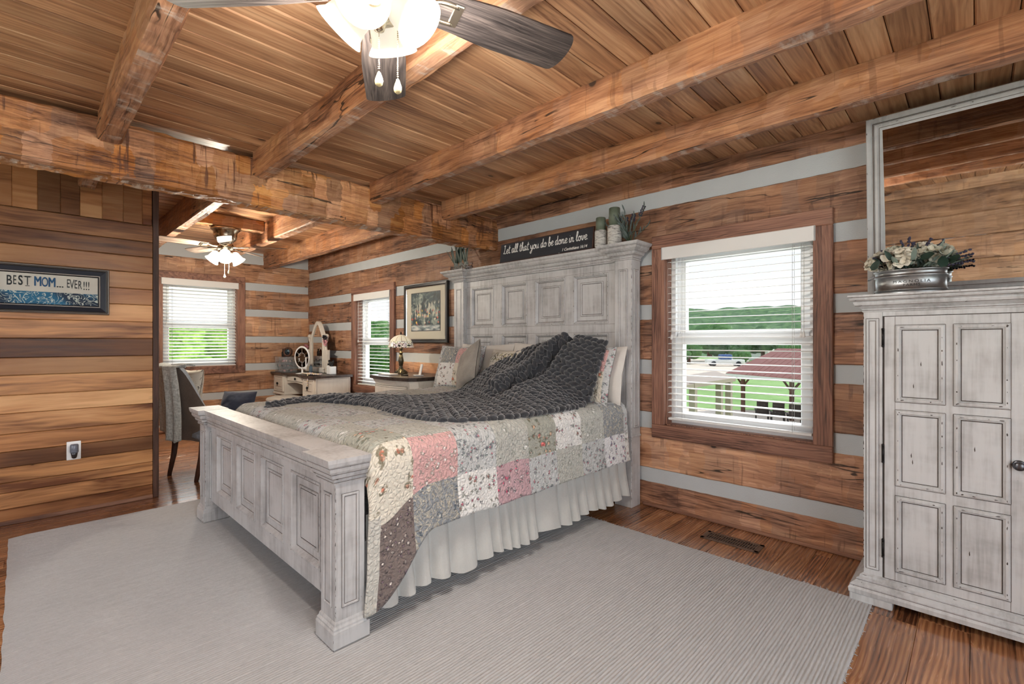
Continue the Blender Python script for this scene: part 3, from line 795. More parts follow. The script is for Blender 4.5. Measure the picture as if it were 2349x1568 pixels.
for aa, bb in ((.55,.1),(4.0,.1),(Lp-.2,.1),(.55,D-.1),(4.0,D-.1),(Lp-.2,D-.1)):
    g = G(); p = PV(aa, bb, GZ); g.box(p.x-.1, p.x+.1, p.y-.1, p.y+.1, GZ, -.8, 0, .01)
    for sg in (-1, 1):
        g.tube([PV(aa, bb, -1.5), PV(aa+sg*.6, bb, -.85)], .07, 4, 0, False)
    part(g, 'post', M_POST, pv)
# patio chairs in a row
fx = at(1748, 950, 26.5); rowd = (at(1835, 955, 24.4)-fx); rowd.z = 0
def patio_chair():
    t = thing('patio_chair', 'dark high-backed patio chair at the left end of the row under the pavilion', 'chair', (0,0,0), 'patio chairs in a row under the pavilion')
    g = G(); g.box(-.28, .28, -.30, .30, .36, .42, 0, .02); part(g, 'seat', M_CHAIRO, t)
    g = G(); g.T = rotT((0,.26,.40), (-18,0,0)); g.box(-.28, .28, -.02, .03, 0, .78, 0, .02); part(g, 'backrest', M_CHAIRO, t)
    for sx in (-1, 1):
        g = G(); g.box(sx*.32-.05, sx*.32+.05, -.36, .32, .56, .59, 0, .01); part(g, 'armrest', M_CHAIRO, t)
        g = G(); g.box(sx*.30-.03, sx*.30+.03, -.32, -.26, 0, .57); part(g, 'leg', M_CHAIRO, t)
        g = G(); g.box(sx*.30-.03, sx*.30+.03, .18, .26, 0, .57); part(g, 'leg', M_CHAIRO, t)
    return t
pc = patio_chair()
CL = ['second', 'third', 'fourth', 'fifth']
for i in range(5):
    o = pc if i == 0 else copy_tree(pc, (0,0,0), 'dark high-backed patio chair, %s from the left in the row under the pavilion' % CL[i-1])
    p = fx+rowd.normalized()*(.98*i); o.location = (p.x, p.y, GZ+.025); o.rotation_euler = (0, 0, R(200+random.uniform(-6, 6)))
# lean-to roof below the window
g = G(); q = [at(1565, 884, 13.5), at(1688, 866, 16.5), at(1640, 850, 21), at(1540, 866, 18)]
up = Vector((0,0,.12)); g.add(q+[v-up for v in q], [(0,1,2,3),(7,6,5,4),(1,0,4,5),(2,1,5,6),(3,2,6,7),(0,3,7,4)])
lt = thing('lean_to', 'grey metal roofed lean-to with two posts below the large window', 'shed', (q[0].x, q[0].y, GZ))
part(g, 'roof', M_DKROOF, lt)
for px, d in ((1650, 15.8), (1672, 16.2), (1590, 14.2)):
    p = at(px, 900, d); g = G(); g.box(p.x-.09, p.x+.09, p.y-.09, p.y+.09, GZ, at(px, 876, d).z, 0); part(g, 'post', M_DKROOF, lt)
# houses on the slope
HL = ['white house with grey roof among trees, left of the two on the slope', 'white house with grey roof among trees, right of the two on the slope']
for i, (px, py, w) in enumerate(((1725, 792, 9), (1784, 790, 8))):
    p = at(px, py, 118+i*6); z0 = p.z-2.2
    h = thing('house', HL[i], 'house', (p.x, p.y, z0), 'houses on the far slope')
    g = G(); g.T = Matrix.Translation((p.x, p.y, z0)); g.box(-w/2, w/2, -3, 3, -2, 2.4); part(g, 'wall', M_HOUSE, h)
    g = G(); g.T = Matrix.Translation((p.x, p.y, z0)); g.prism([(-w/2-.4, 2.4), (w/2+.4, 2.4), (w/2-1, 4.0), (-w/2+1, 4.0)], -3.4, 3.4); part(g, 'roof', M_HROOF, h)
    for k in (-1, 1):
        g = G(); g.T = Matrix.Translation((p.x, p.y, z0)); g.box(k*w*.25-.5, k*w*.25+.5, -3.06, -3.0, .4, 1.6); part(g, 'window', M_HROOF, h)
# hill and trees
def hill(u, v):
    x = -420+u*560; y = 120+v*220
    h = sst(0, .55, v)*30*(.62+.38*nz(u*3.2, 2.2, 0)+.10*nz(u*11, v*8, 3))+2.6*nz(u*46, v*20, 1)*sst(.1, .3, v)
    h *= 1-.3*sst(.55, .7, v)*0
    return (x, y, GZ-1+h)
g = G(); g.grid(220, 40, hill, 0)
solo(g, 'hillside_outside', M_LEAFD, 'distant hillside covered in dark green woodland', 'hill', kind='stuff')
def tree(name, label, p, h, w, mat, group, trunk=True, n=16):
    t = thing(name, label, 'tree', (p.x, p.y, p.z), group)
    if trunk:
        g = G(); g.tube([(p.x, p.y, p.z), (p.x+.1, p.y, p.z+h*.5)], [w*.06, w*.04], 7); part(g, 'trunk', M_POST, t)
    g = G()
    for i in range(n):
        a = random.uniform(0, 2*PI); rr = w*.33*math.sqrt(random.random()); zz = p.z+h*random.uniform(.32, .82)
        q = w*random.uniform(.16, .27)*(1.15-.5*abs((zz-p.z)/h-.5))
        b0 = len(g.V); g.ball((p.x+rr*math.cos(a), p.y+rr*math.sin(a), zz), q, q, q*.85, 12, 9)
        for k in range(b0, len(g.V)):
            v = Vector(g.V[k]); d = noise.noise_vector(v*(2.6/q**.5))*q*.28; g.V[k] = tuple(v+d)
    part(g, 'crown', mat, t); return t
TL = [(1580,812,95,5.0,6,M_LEAF,'round green tree left of the gravel yard seen through the large window'),
      (1704,822,95,2.4,4,M_LEAF,'green bush behind the gravel yard right of the truck'),
      (1672,800,104,6,8,M_LEAFD,'dark tree left of the white houses on the slope'),
      (1750,797,104,7,8,M_LEAFD,'dark tree between the two white houses on the slope'),
      (1828,797,98,7,9,M_LEAF,'green tree right of the white houses on the slope'),
      (1628,792,108,7,10,M_LEAF,'broad green tree at the left end of the slope')]
for px, py, d, h, w, m, lab in TL:
    p = at(px, py, d); p.z = max(GZ-1, p.z-h*.35) if d > 90 else GZ; tree('tree', lab, p, h, w, m, None)
# leafy shrubs close outside the alcove windows
SL = [(392,22,4.9,6.0,M_LEAFY,'sunlit tree outside the far alcove window, at its left'),
      (452,20,4.9,5.0,M_LEAFY,'sunlit tree outside the far alcove window, at its middle'),
      (512,23,4.5,6.0,M_LEAFY,'sunlit tree outside the far alcove window, at its right'),
      (850,34,5.2,6.5,M_LEAF,'green tree on the lawn outside the window behind the lamp, at its left'),
      (884,42,5.8,7.0,M_LEAF,'green tree on the lawn outside the window behind the lamp, at its right')]
for px, d, h, w, m, lab in SL:
    p = at(px, 783, d); p.z = GZ; tree('tree', lab, p, h, w, m, None, True, 26)
# ------------------------------------------------------------------ the bed
bed = thing('bed', 'king-size bed with distressed white panelled headboard and footboard', 'bed', (-2.9, 2.1, 0))
PM = [M_PAINTB, M_GLAZE, M_GLAZE2]
def panel_cell(g, x0, x1, z0, z1, yf, dep=.018, inner=.062):
    """recessed field with sloped moulding, raised centre and worn lines; front at yf facing -Y"""
    g.frame(x0, x1, z0, z1, [(0, yf),(.003, yf-.004),(.010, yf-.004),(.014, yf+.002),(.026, yf+dep)], 0)
    g.add([(x0+.02,yf+dep,z0+.02),(x1-.02,yf+dep,z0+.02),(x1-.02,yf+dep,z1-.02),(x0+.02,yf+dep,z1-.02)], [(0,1,2,3)], 0)
    a, b, c, d = x0+inner, x1-inner, z0+inner, z1-inner
    if b-a > .05 and d-c > .05:
        g.frame(a, b, c, d, [(0, yf+dep-.0003),(.004, yf+dep-.006),(.009, yf+dep-.006),(.013, yf+dep-.001),(.016, yf+dep-.001)], [0,0,0,2])
        g.add([(a+.016,yf+dep-.001,c+.016),(b-.016,yf+dep-.001,c+.016),(b-.016,yf+dep-.001,d-.016),(a+.016,yf+dep-.001,d-.016)], [(0,1,2,3)], 0)
        for q in ((a,b,c,d),): g.rectline(q[0], q[1], q[2], q[3], yf+dep-.0008, .0028, 2); g.rectline(q[0]+.0145, q[1]-.0145, q[2]+.0145, q[3]-.0145, yf+dep-.0012, .003, 1 if random.random() < .5 else 2)
    g.rectline(x0+.0005, x1-.0005, z0+.0005, z1-.0005, yf-.0003, .0025, 2)
    g.rectline(x0+.0265, x1-.0265, z0+.0265, z1-.0265, yf+dep-.0006, .003, 2)
    y = yf-.0042; n = (0,-1,0)
    for p, q in (((x0+.006,y,z0+.006),(x1-.006,y,z0+.006)),((x0+.006,y,z1-.006),(x1-.006,y,z1-.006)),((x0+.006,y,z0+.006),(x0+.006,y,z1-.006)),((x1-.006,y,z0+.006),(x1-.006,y,z1-.006))):
        g.wear(p, q, n, .005, .14, .004, .022)
def cells(g, x0, x1, z0, z1, yf, yb, cols, rows, **k):
    """stiles and rails round a grid of panels"""
    xs = [x0]+[v for c in cols for v in c]+[x1]; zs = [z0]+[v for r in rows for v in r]+[z1]
    for i in range(0, len(xs), 2): g.box(xs[i], xs[i+1], yf, yb, z0, z1)
    for c0, c1 in cols:
        for j in range(0, len(zs), 2): g.box(c0, c1, yf, yb, zs[j], zs[j+1])
        for r0, r1 in rows:
            panel_cell(g, c0, c1, r0, r1, yf, **k)
            g.box(c0, c1, yf+.024, yb, r0, r1)
        for zz in (zs[1], zs[-2]):
            pass
    for c0, c1 in cols:
        for zz in [v for r in rows for v in r]: pass
def crown(g, x0, x1, y0, y1, prof, m=0, back=True, glz=1):
    """stepped moulding round the front and the two ends of a rectangle, with a flat top"""
    path = [(x0, y1, -1, 0), (x0, y0, -1, -1), (x1, y0, 1, -1), (x1, y1, 1, 0)]
    g.sweep(path, prof, m)
    o, z = prof[-1]
    g.add([(x0-o,y0-o,z),(x1+o,y0-o,z),(x1+o,y1,z),(x0-o,y1,z)], [(0,1,2,3)], m)
    o2, z2 = prof[0]
    g.add([(x0-o2,y0-o2,z2),(x1+o2,y0-o2,z2),(x1+o2,y1,z2),(x0-o2,y1,z2)], [(3,2,1,0)], m)
    vs = [(x0-o,y1,z) for o, z in prof]+[(x1+o,y1,z) for o, z in prof]; n = len(prof)
    g.add(vs, [(i, n+i, n+i+1, i+1) for i in range(n-1)], m)
    for i in range(2, len(prof)-1, 3):
        (a, b), (c, d) = prof[i], prof[i-1]
        if abs(d-b) < 1e-6 or abs(a-c) > .002 and abs(b-d) > .002:
            g.line((x0-a, y0-a, b), (x1+a, y0-a, b), (0,-1,0), .0022, 2, .0008)
            g.line((x1+a, y0-a, b), (x1+a, y1, b), (1,0,0), .0022, 2, .0008)
        if glz: 
            g.wear((x0-a, y0-a, b), (x1+a, y0-a, b), (0,-1,0), .004, .07, .004, .03, 1, .0015)
            g.wear((x1+a, y0-a, b), (x1+a, y1, b), (1,0,0), .004, .07, .004, .03, 1, .0015)
def post_panel(g, x0, x1, z0, z1, yf):
    g.frame(x0, x1, z0, z1, [(0, yf-.0003),(.003, yf-.005),(.008, yf-.005),(.012, yf-.0003)], 0)
    g.rectline(x0, x1, z0, z1, yf-.0006, .0022, 1); g.rectline(x0+.0125, x1-.0125, z0+.0125, z1-.0125, yf-.0006, .0022, 2)
CAPF = [(0,.672),(.010,.674),(.013,.683),(.008,.690),(.010,.694),(.022,.700),(.026,.712),(.024,.716),(.030,.720),(.040,.732),(.043,.744),(.040,.748),(.050,.756),(.054,.770),(.056,.786)]
def side_T(xf):     # local front (-Y) turned to face +X at x = xf ; local x -> world y
    return Matrix(((0,-1,0,xf),(1,0,0,0),(0,0,1,0),(0,0,0,1)))
# footboard
fb = G(); yf = .925
cells(fb, -3.815, -1.985, .15, .70, yf, .985, [(-3.665,-3.335),(-3.245,-2.915),(-2.825,-2.495),(-2.405,-2.075)], [(.235,.625)])
mid = [(o*.62, z-.0012) for o, z in CAPF]
crown(fb, -3.83, -1.96, .905, 1.012, mid)
fbo = part(fb, 'footboard', PM, bed)
for i, (a, b) in enumerate(((-3.935,-3.80),(-1.99,-1.856))):
    p = G(); p.box(a, b, .888, 1.018, .06, .72, 0, .003)
    for q in ((a, .888), (b, .888)):
        p.wear((q[0]+(.002 if q[0] == a else -.002), q[1], .13), (q[0]+(.002 if q[0] == a else -.002), q[1], .66), (0,-1,0), .004, .45, .006, .03)
    p.wear((b, .889, .13), (b, .889, .66), (1,0,0), .004, .4, .006, .03)
    post_panel(p, a+.030, b-.030, .165, .628, .888)
    p.T = side_T(b); post_panel(p, .888+.027, 1.018-.027, .165, .628, 0); p.T = None
    crown(p, a, b, .888, 1.018, CAPF); part(p, 'post', PM, fbo)
    q = G(); q.box(a-.016, b+.016, .872, 1.034, .0122, .078, 0, .003)
    crown(q, a, b, .888, 1.018, [(.016,.078),(.012,.084),(.012,.092),(.006,.100),(.005,.108),(.0,.116)], 0, True, 0)
    for s in ((b+.016, .872),): q.wear((s[0], s[1], .004), (s[0], s[1], .076), (1,-1,0), .004, .5, .006, .03)
    part(q, 'plinth', PM, fbo)
# headboard
hb = G(); yf = 3.245
cols = [(-3.735,-3.40),(-3.292,-2.955),(-2.860,-2.520),(-2.430,-2.085)]
cells(hb, -3.82, -1.985, .30, 1.88, yf, 3.30, cols, [(.42,.83),(.905,1.318),(1.398,1.80)], dep=.020)
for zz in (1.80+.012, 1.39, 1.326): hb.line((-3.80,yf,zz),(-2.0,yf,zz),(0,-1,0),.002,2)
CAPH = [(0,1.868),(.010,1.870),(.016,1.880),(.012,1.888),(.016,1.894),(.032,1.902),(.044,1.916),(.042,1.921),(.054,1.928),(.076,1.942),(.084,1.954),(.082,1.960),(.098,1.968),(.104,1.978),(.106,1.986)]
crown(hb, -3.83, -1.97, 3.225, 3.313, [(o*.72, z-.001) for o, z in CAPH])
hbo = part(hb, 'headboard', PM, bed)
for a, b in ((-3.958,-3.805),(-2.0,-1.852)):
    p = G(); p.box(a, b, 3.198, 3.325, 0, 1.88, 0, .003)
    p.box(a-.008, b+.008, 3.19, 3.325, .528, .546, 0, .005)
    post_panel(p, a+.035, b-.035, .60, 1.80, 3.198)
    p.T = side_T(b); post_panel(p, 3.198+.028, 3.325-.028, .60, 1.80, 0); p.T = None
    p.wear((b,3.199,.06),(b,3.199,1.85),(1,0,0),.004,.35,.006,.04); p.wear((b-.002,3.198,.06),(b-.002,3.198,1.85),(0,-1,0),.004,.35,.006,.04)
    crown(p, a, b, 3.198, 3.315, CAPH); part(p, 'post', PM, hbo)
for x in (-3.885, -1.925):
    g = G(); g.box(x-.015, x+.015, 1.018, 3.198, .20, .38, 0, .004); part(g, 'side_rail', PM, bed)
g = G(); g.box(-3.86, -1.95, 1.11, 3.18, .22, .50, 0, .03); part(g, 'box_spring', cloth('mattress_ticking', L((214,212,206))), bed)
g = G(); g.box(-3.86, -1.95, 1.11, 3.19, .502, .755, 0, .06); part(g, 'mattress', bpy.data.materials['mattress_ticking'], bed)
# pleated skirt down both long sides
M_SKIRT = cloth('pleated_cotton_skirt', L((199,199,196)), .06, 500)
sk = G()
def skirt(side):
    def fn(u, v):
        y = 1.045+u*2.125; z = .50-v*(.40+.012*math.sin(u*31))
        ph = y/.105+1.5*nz(y*2.6, 4, 0); w = (abs((ph % 1)-.42)/.5); amp = .006+.050*v**.8
        fold = (1-min(1, w*1.25))**1.6*amp+.010*v*nz(y*13, v*2, 1)
        flare = .038*v*v
        return ((-1.895+side*0 if side > 0 else -3.905)+side*(flare-fold*.9+.018*v), y+.012*v*nz(y*9, 3, 1), z)
    sk.grid(430, 10, fn, 0)
skirt(1)
solo(sk, 'bed_skirt', M_SKIRT, 'pale grey pleated bed skirt hanging below the patchwork quilt', 'bed skirt')
# quilt
Q = [quilt('quilt_cream_rosettes', L((226,220,206)), [(L((176,100,74)), L((116,110,88)), .85), (L((150,110,90)), L((130,124,104)), .4)], 1, 1.75),
     quilt('quilt_pink_floral', L((220,176,174)), [(L((240,226,220)), L((140,142,132)), 1.0), (L((206,140,146)), L((176,160,152)), .9)], 1, .85),
     quilt('quilt_blue_paisley', L((146,151,156)), [(L((196,190,176)), L((84,96,110)), .3)], 1, 1.4, L((206,198,180))),
     quilt('quilt_white_sprigs', L((238,237,234)), [(L((120,78,70)), L((118,122,112)), .75), (L((150,74,92)), L((110,112,116)), .45)], 1, 1.1),
     quilt('quilt_rose_sprigs', L((204,170,176)), [(L((176,62,96)), L((104,112,110)), .85), (L((226,206,204)), L((120,116,120)), .6)], 1, 1.0),
     quilt('quilt_grey_floral', L((204,206,206)), [(L((96,92,104)), L((104,118,116)), .9), (L((168,96,110)), L((120,124,122)), .6)], 1, .85),
     quilt('quilt_sage', L((192,193,186)), [(L((196,194,184)), L((146,150,142)), .5)], 1, 1.4, L((206,205,198))),
     quilt('quilt_brown_print', L((132,120,116)), [(L((190,178,170)), L((86,78,82)), .8), (L((104,84,96)), L((70,66,66)), .6)], 1, .7),
     quilt('quilt_red_sage_floral', L((176,177,166)), [(L((186,84,82)), L((104,110,96)), .95), (L((206,160,132)), L((116,110,90)), .7)], 1, 1.5),
     quilt('quilt_violet_sprigs', L((236,236,238)), [(L((88,76,110)), L((104,104,118)), .9), (L((186,70,110)), L((120,120,124)), .3)], 1, .95),
     quilt('quilt_plain_back', L((208,206,198)), [], 0, 1)]
ROW0 = [7,2,3,4,5,6,5,9,3]; ROW1 = [0,1,5,6,8,3,6,2,5]; ROW2 = [8,6,5,6,2,5,6,5,6]; ROW3 = [6,5,6,2,6,5,6,6,5]
QY0, QY1 = 1.03, 3.13
def qprof(s, y):
    """s: metres across from the right hem (0) over the top to the left hem; returns x,z"""
    drop = .36+.28*sst(1.36, 1.06, y)+.012*nz(y*6, 1, 1); rad = .075; top = 1.945
    xr = -1.872; zt = .800; al = drop-rad*.2
    arc = rad*PI/2; flat = top
    if s < al:
        t = 1-s/al; z = zt-rad-t*al
        return xr+.012+.030*t*t+.010*nz(y*7, z*6, 2), z
    s -= al
    if s < arc:
        a = s/rad; return xr-rad+rad*math.cos(a)+.012*(1-s/arc), zt-rad+rad*math.sin(a)
    s -= arc
    if s < flat-2*rad:
        x = xr-rad-s; return x, zt+.012*nz(x*3.1, y*3.1, 7)+.006*nz(x*9, y*9, 2)
    s -= flat-2*rad
    if s < arc:
        a = PI/2+s/rad; return xr-flat+rad+rad*math.cos(a), zt-rad+rad*math.sin(a)
    s -= arc
    return xr-flat-.012-.02*s/.36, zt-rad-s
qg = G(); NU, NV = 250, 200; QW = .36+.36+.28+1.945+.1
uvs = []
def qs(u, drop, W):
    return u/.12*drop if u < .12 else drop+(u-.12)/.88*(W-drop)
def qfn(u, v):
    y = QY0+v*(QY1-QY0)
    drop = .36+.28*sst(1.36, 1.06, y); W = drop-.015+.15*PI/2*1.0+1.945-.15+.34
    s = qs(u, drop, W); x, z = qprof(s, y)
    yy = y
    if s < drop:
        e = (1-s/drop)*sst(1.4, 1.05, y); yy -= .03*e*e; x -= .0; x += .05*e*(1-e)
    if s > drop*.6: z -= .13*max(0, 1-(y-QY0)/.11)**2.2*min(1, (s-drop*.6)/(drop*.4+.05))
    dr = (s-drop)          # <0 on the drop, measured from the right edge of the top
    uvs.append((y, dr)); return (x, yy, z)
def qmat(u, v):
    y = QY0+v*(QY1-QY0); drop = .36+.28*sst(1.36, 1.06, y); W = drop-.015+.15*PI/2+1.945-.15+.34
    dr = qs(u, drop, W)-drop; c = max(0, min(8, int((y-.985+.02*0)/.262)))
    if u < .12: return 10 if (y < 1.085 and u < .075) else (ROW0[c] if u < .068 or (y > 5) else ROW1[c])
    if dr < .065: return ROW1[c]
    if dr < .33: return ROW2[c]
    r = int((dr-.33)/.262); return (ROW3, ROW2)[r % 2][(c+r*2) % 9]
qg.grid(NU, NV, qfn, 0, True, qmat)
quilt_o = solo(qg, 'patchwork_quilt', Q, 'floral patchwork quilt in pink, sage, cream and grey spread over the bed', 'quilt', uvf=uvs)
sm = quilt_o.modifiers.new('thick', 'SOLIDIFY'); sm.thickness = .012; sm.offset = -1
# ---- pillows
def pillow(name, label, c, w, h, t, e, mats, group=None, pinch=.10, mf=None, nu=30, uvs=None, flange=0, seed=0):
    g = G(); g.T = rotT(c, e)
    uv = []
    for sgn in (-1, 1):
        def fn(u, v):
            a, b = u*2-1, v*2-1
            px = a*w/2*(1-pinch*(1-b*b)*abs(a)**3*.0-pinch*.6*(1-abs(b))**1.0*abs(a)**6); pz = b*h/2*(1-pinch*.8*(1-abs(a))*abs(b)**6)
            th = t/2*((1-abs(a)**3.2)*(1-abs(b)**3.2))**.55
            th += .010*nz(a*2.3+seed, b*2.3, sgn)*(1-max(abs(a), abs(b))**4)+.004*nz(a*7+seed, b*7, sgn+4)
            uv.append((a*w/2+seed, b*h/2)); return (px, sgn*max(th, .002), pz)
        b0 = len(g.F); g.grid(nu, nu, fn, 0, True, mf)
        if sgn > 0:
            for k in range(b0, len(g.F)): g.F[k] = g.F[k][::-1]
    return solo(g, name, mats, label, 'pillow', tuple(c), group, uvf=uv)
M_PW = cloth('white_cotton', L((222,218,212)), .04, 600)
M_LINEN = cloth('grey_slub_linen', L((156,150,142)), .22, 420, bs=.6)
M_CREAM = cloth('cream_linen', L((214,208,196)), .05, 500, bs=.4)
def birdmat():
    n = N('bird_print_linen'); u = n.tc('UV'); sp = n.n('ShaderNodeSeparateXYZ'); n.set(sp.inputs[0], u)
    f = n.noise(u, 46, 3, .6, .6); band = n.M('MULTIPLY', n.ss(sp.outputs[1], .05, .09), n.ss(sp.outputs[1], .17, .14))
    k = n.M('MULTIPLY', n.ss(f, .50, .56), band); k2 = n.M('MULTIPLY', n.ss(n.noise(u, 26, 2, .5, 1), .56, .6), band)
    c = n.mix(k, L((216,210,198)), L((112,104,92))); c = n.mix(n.M('MULTIPLY', k2, .8), c, L((176,166,120)))
    w = n.noise(n.mp(u, (900,200,1)), 1, 1)
    n.P(Base_Color=c, Roughness=.9, Specular_IOR_Level=.1, Normal=n.bump(w, .3, .002)); return n.m
M_BIRD = birdmat()
pillow('pillow', 'white pillow against the headboard, left of the two back pillows', (-3.42,3.13,1.005), .74,.46,.14, (-13,0,0), M_PW, seed=1)
pillow('pillow', 'white pillow against the headboard behind the bird cushion', (-2.72,3.13,1.01), .66,.47,.15, (-13,0,0), M_PW, seed=2)
pillow('pillow', 'white pillow standing between the headboard and the throw at the right', (-2.16,3.105,1.0), .62,.44,.14, (-12,0,-3), M_PW, seed=3)
def shamf(u, v):
    return [2,1,3,0][(1 if u > .5 else 0)+(0 if v > .55 else 2)] if .12 < u < .95 and .08 < v < .92 else 5
SH = [Q[0],Q[1],Q[2],Q[3],Q[4],Q[5]]
pillow('pillow_sham', 'patchwork quilted sham at the left end of the pillows', (-3.62,2.985,1.0), .62,.44,.13, (-17,0,4), SH, None, .1, shamf, seed=4)
pillow('pillow_sham', 'patchwork quilted sham under the grey throw at the right', (-2.20,2.975,.995), .66,.45,.13, (-16,0,-3), SH, None, .1, shamf, seed=5)
pillow('throw_pillow', 'square grey slub linen cushion leaning tilted on the patchwork sham', (-3.25,2.79,1.035), .385,.385,.12, (-20,-24,-14), M_LINEN, seed=6)
pillow('throw_pillow', 'cream cushion with printed birds between the grey cushion and the throw', (-2.86,2.87,.995), .50,.40,.13, (-20,0,-6), M_BIRD, seed=7)
# ---- chunky knitted throw
M_YARN = cloth('charcoal_chenille_yarn', L((56,58,63)), .4, 160, 1.0, .5, sheen=.6, amp=30)
Lc = [(-2.45,3.05,1.250),(-2.66,2.93,1.188),(-2.96,2.80,1.028),(-3.12,2.60,0.839),(-3.07,2.28,0.822),(-3.16,2.06,0.819),(-3.52,1.90,0.819),(-3.66,1.58,0.816),(-3.46,1.20,0.806)]
Rc = [(-1.96,3.02,1.256),(-1.945,2.90,1.088),(-1.94,2.74,0.834),(-1.90,2.45,0.819),(-1.915,2.04,0.816),(-1.98,1.74,0.816),(-2.14,1.585,0.816),(-2.55,1.60,0.816),(-3.05,1.66,0.816),(-3.44,1.44,0.812),(-3.36,1.13,0.802)]
LN, RN = cat(Lc, 16), cat(Rc, 16)
def along(P, t):
    acc = [0.0]
    for a, b in zip(P[:-1], P[1:]): acc.append(acc[-1]+(b-a).length)
    d = t*acc[-1]
    for i in range(len(acc)-1):
        if acc[i+1] >= d:
            f = (d-acc[i])/max(1e-9, acc[i+1]-acc[i]); return P[i].lerp(P[i+1], f)
    return P[-1].copy()
TT = 200
LL = [along(LN, i/TT) for i in range(TT+1)]; RR = [along(RN, i/TT) for i in range(TT+1)]
def BS(s, t):
    t = max(0, min(1, t)); i = min(int(t*TT), TT-1); f = t*TT-i
    a = LL[i].lerp(LL[i+1], f); b = RR[i].lerp(RR[i+1], f); p = a.lerp(b, s)
    edge = 4*s*(1-s)
    up = .006*edge+.012*edge*sst(.45, .75, t)*(1-.75*sst(.82, 1, t))+.022*max(0, nz(s*3.3, t*8, 2))*edge
    if t < .36:   # drapes over the pillow fronts
        w = sst(.36, .25, t); up += w*edge*.05
        crease = math.exp(-((s-.46-.3*(t-.1))/.045)**2)*w; up -= .075*crease
        up += .045*math.exp(-((s-.34-.3*(t-.1))/.08)**2)*w
    y = 0
    if t < .3: return p+Vector((0, -up*.75, up*.7))
    return p+Vector((0, 0, up))
kg = G(); un = G()
un.grid(24, 120, lambda u, v: tuple(BS(u, v)-Vector((0, -.010 if v < .2 else 0, .012))), 0)
tl = sum((LL[i+1].lerp(RR[i+1], .5)-LL[i].lerp(RR[i], .5)).length for i in range(TT))
nst = int(tl/.034)
for i in range(nst):
    t = (i+.5)/nst
    wid = (BS(0, t)-BS(1, t)).length; nc = max(7, min(13, int(wid/.05)))
    nc = max(4, int(round(wid/.052)))
    for j in range(nc):
        s = min(.985, max(.015, (j+.5+(.25 if i % 2 else -.25))/nc))
        p = BS(s, t); T_ = BS(s, t+.012)-BS(s, t-.012); U_ = BS(min(1, s+.04), t)-BS(max(0, s-.04), t)
        if T_.length < 1e-6 or U_.length < 1e-6: continue
        T_.normalize(); U_ = (U_-T_*U_.dot(T_)); U_.normalize(); Nn = U_.cross(T_); 
        if Nn.z < 0 and Nn.y > -.2: Nn = -Nn
        hw = max(.017, min(.029, wid/nc*.56))
        for sg in ((1,) if i % 2 else (-1,)):
            a = R(24+random.uniform(-8, 8))*sg
            ax_ = (U_*math.cos(a)+T_*math.sin(a)).normalized(); bx = Nn.cross(ax_).normalized()
            rot = Matrix((bx, ax_, Nn)).transposed()
            c = p+Nn*random.uniform(-.005, .006)
            kg.ball(c, .0200, .040+random.uniform(-.005, .006), .0225, 8, 6, 0, rot)
# rolled edge stitches
for s in (0, 1):
    for i in range(int(tl/.046)):
        t = (i+.5)/int(tl/.046); p = BS(s, t); T_ = (BS(s, t+.01)-BS(s, t-.01))
        if T_.length < 1e-6: continue
        T_.normalize(); q = T_.to_track_quat('Y', 'Z').to_matrix()
        kg.ball(p+Vector((0,0,.004)), 0.019, .034, .019, 8, 6, 0, q @ Euler((R(random.uniform(-12,12)), 0, R(22 if i % 2 else -22))).to_matrix())
b = len(kg.V); kg.V += un.V; kg.F += [[b+i for i in f] for f in un.F]; kg.M += un.M; kg.S += un.S
solo(kg, 'throw_blanket', M_YARN, 'chunky knitted charcoal throw draped from the pillows across the quilt', 'throw blanket')
# ------------------------------------------------------------------ armoire with mirror
AM = [M_PAINT, M_GLAZE, M_GLAZE2]
ax0, ax1, ay0, ay1 = -.392, .70, 2.862, 3.325
arm = thing('armoire', 'tall distressed white armoire with two six-panel doors at the right', 'armoire', ((ax0+ax1)/2, 3.09, 0))
g = G(); g.box(ax0, ax1, ay0+.022, ay1, .12, 1.40, 0)
for a, b in ((ax0, ax0+.074), (ax1-.074, ax1)):
    g.box(a, b, ay0, ay0+.022, .12, 1.40, 0, .002); post_panel(g, a+.010, b-.014, .155, 1.362, ay0)
g.box(ax0+.074, ax1-.074, ay0, ay0+.022, 1.372, 1.40); g.box(ax0+.074, ax1-.074, ay0, ay0+.022, .12, .128)
g.wear((ax0+.001, ay0, .13), (ax0+.001, ay0, 1.39), (0,-1,0), .004, .4, .006, .03)
part(g, 'cabinet', AM, arm)
g = G(); CA = [(0,1.392),(.004,1.394),(.008,1.402),(.006,1.408),(.014,1.414),(.030,1.424),(.036,1.436),(.034,1.441),(.046,1.448),(.052,1.456),(.050,1.460),(.056,1.464),(.056,1.474)]
crown(g, ax0, ax1, ay0, ay1, CA); part(g, 'cornice', AM, arm)
g = G(); crown(g, ax0, ax1, ay0, ay1, [(.052,.040),(.054,.060),(.046,.072),(.048,.078),(.036,.088),(.024,.098),(.026,.104),(.014,.112),(.012,.122),(0,.130)])
part(g, 'plinth_moulding', AM, arm)
for a, b in ((ax0-.05, ax0+.115), (ax1-.115, ax1+.05)):
    g = G(); g.box(a, b, ay0-.05, ay0+.03, 0, .040, 0, .005); part(g, 'foot', AM, arm)
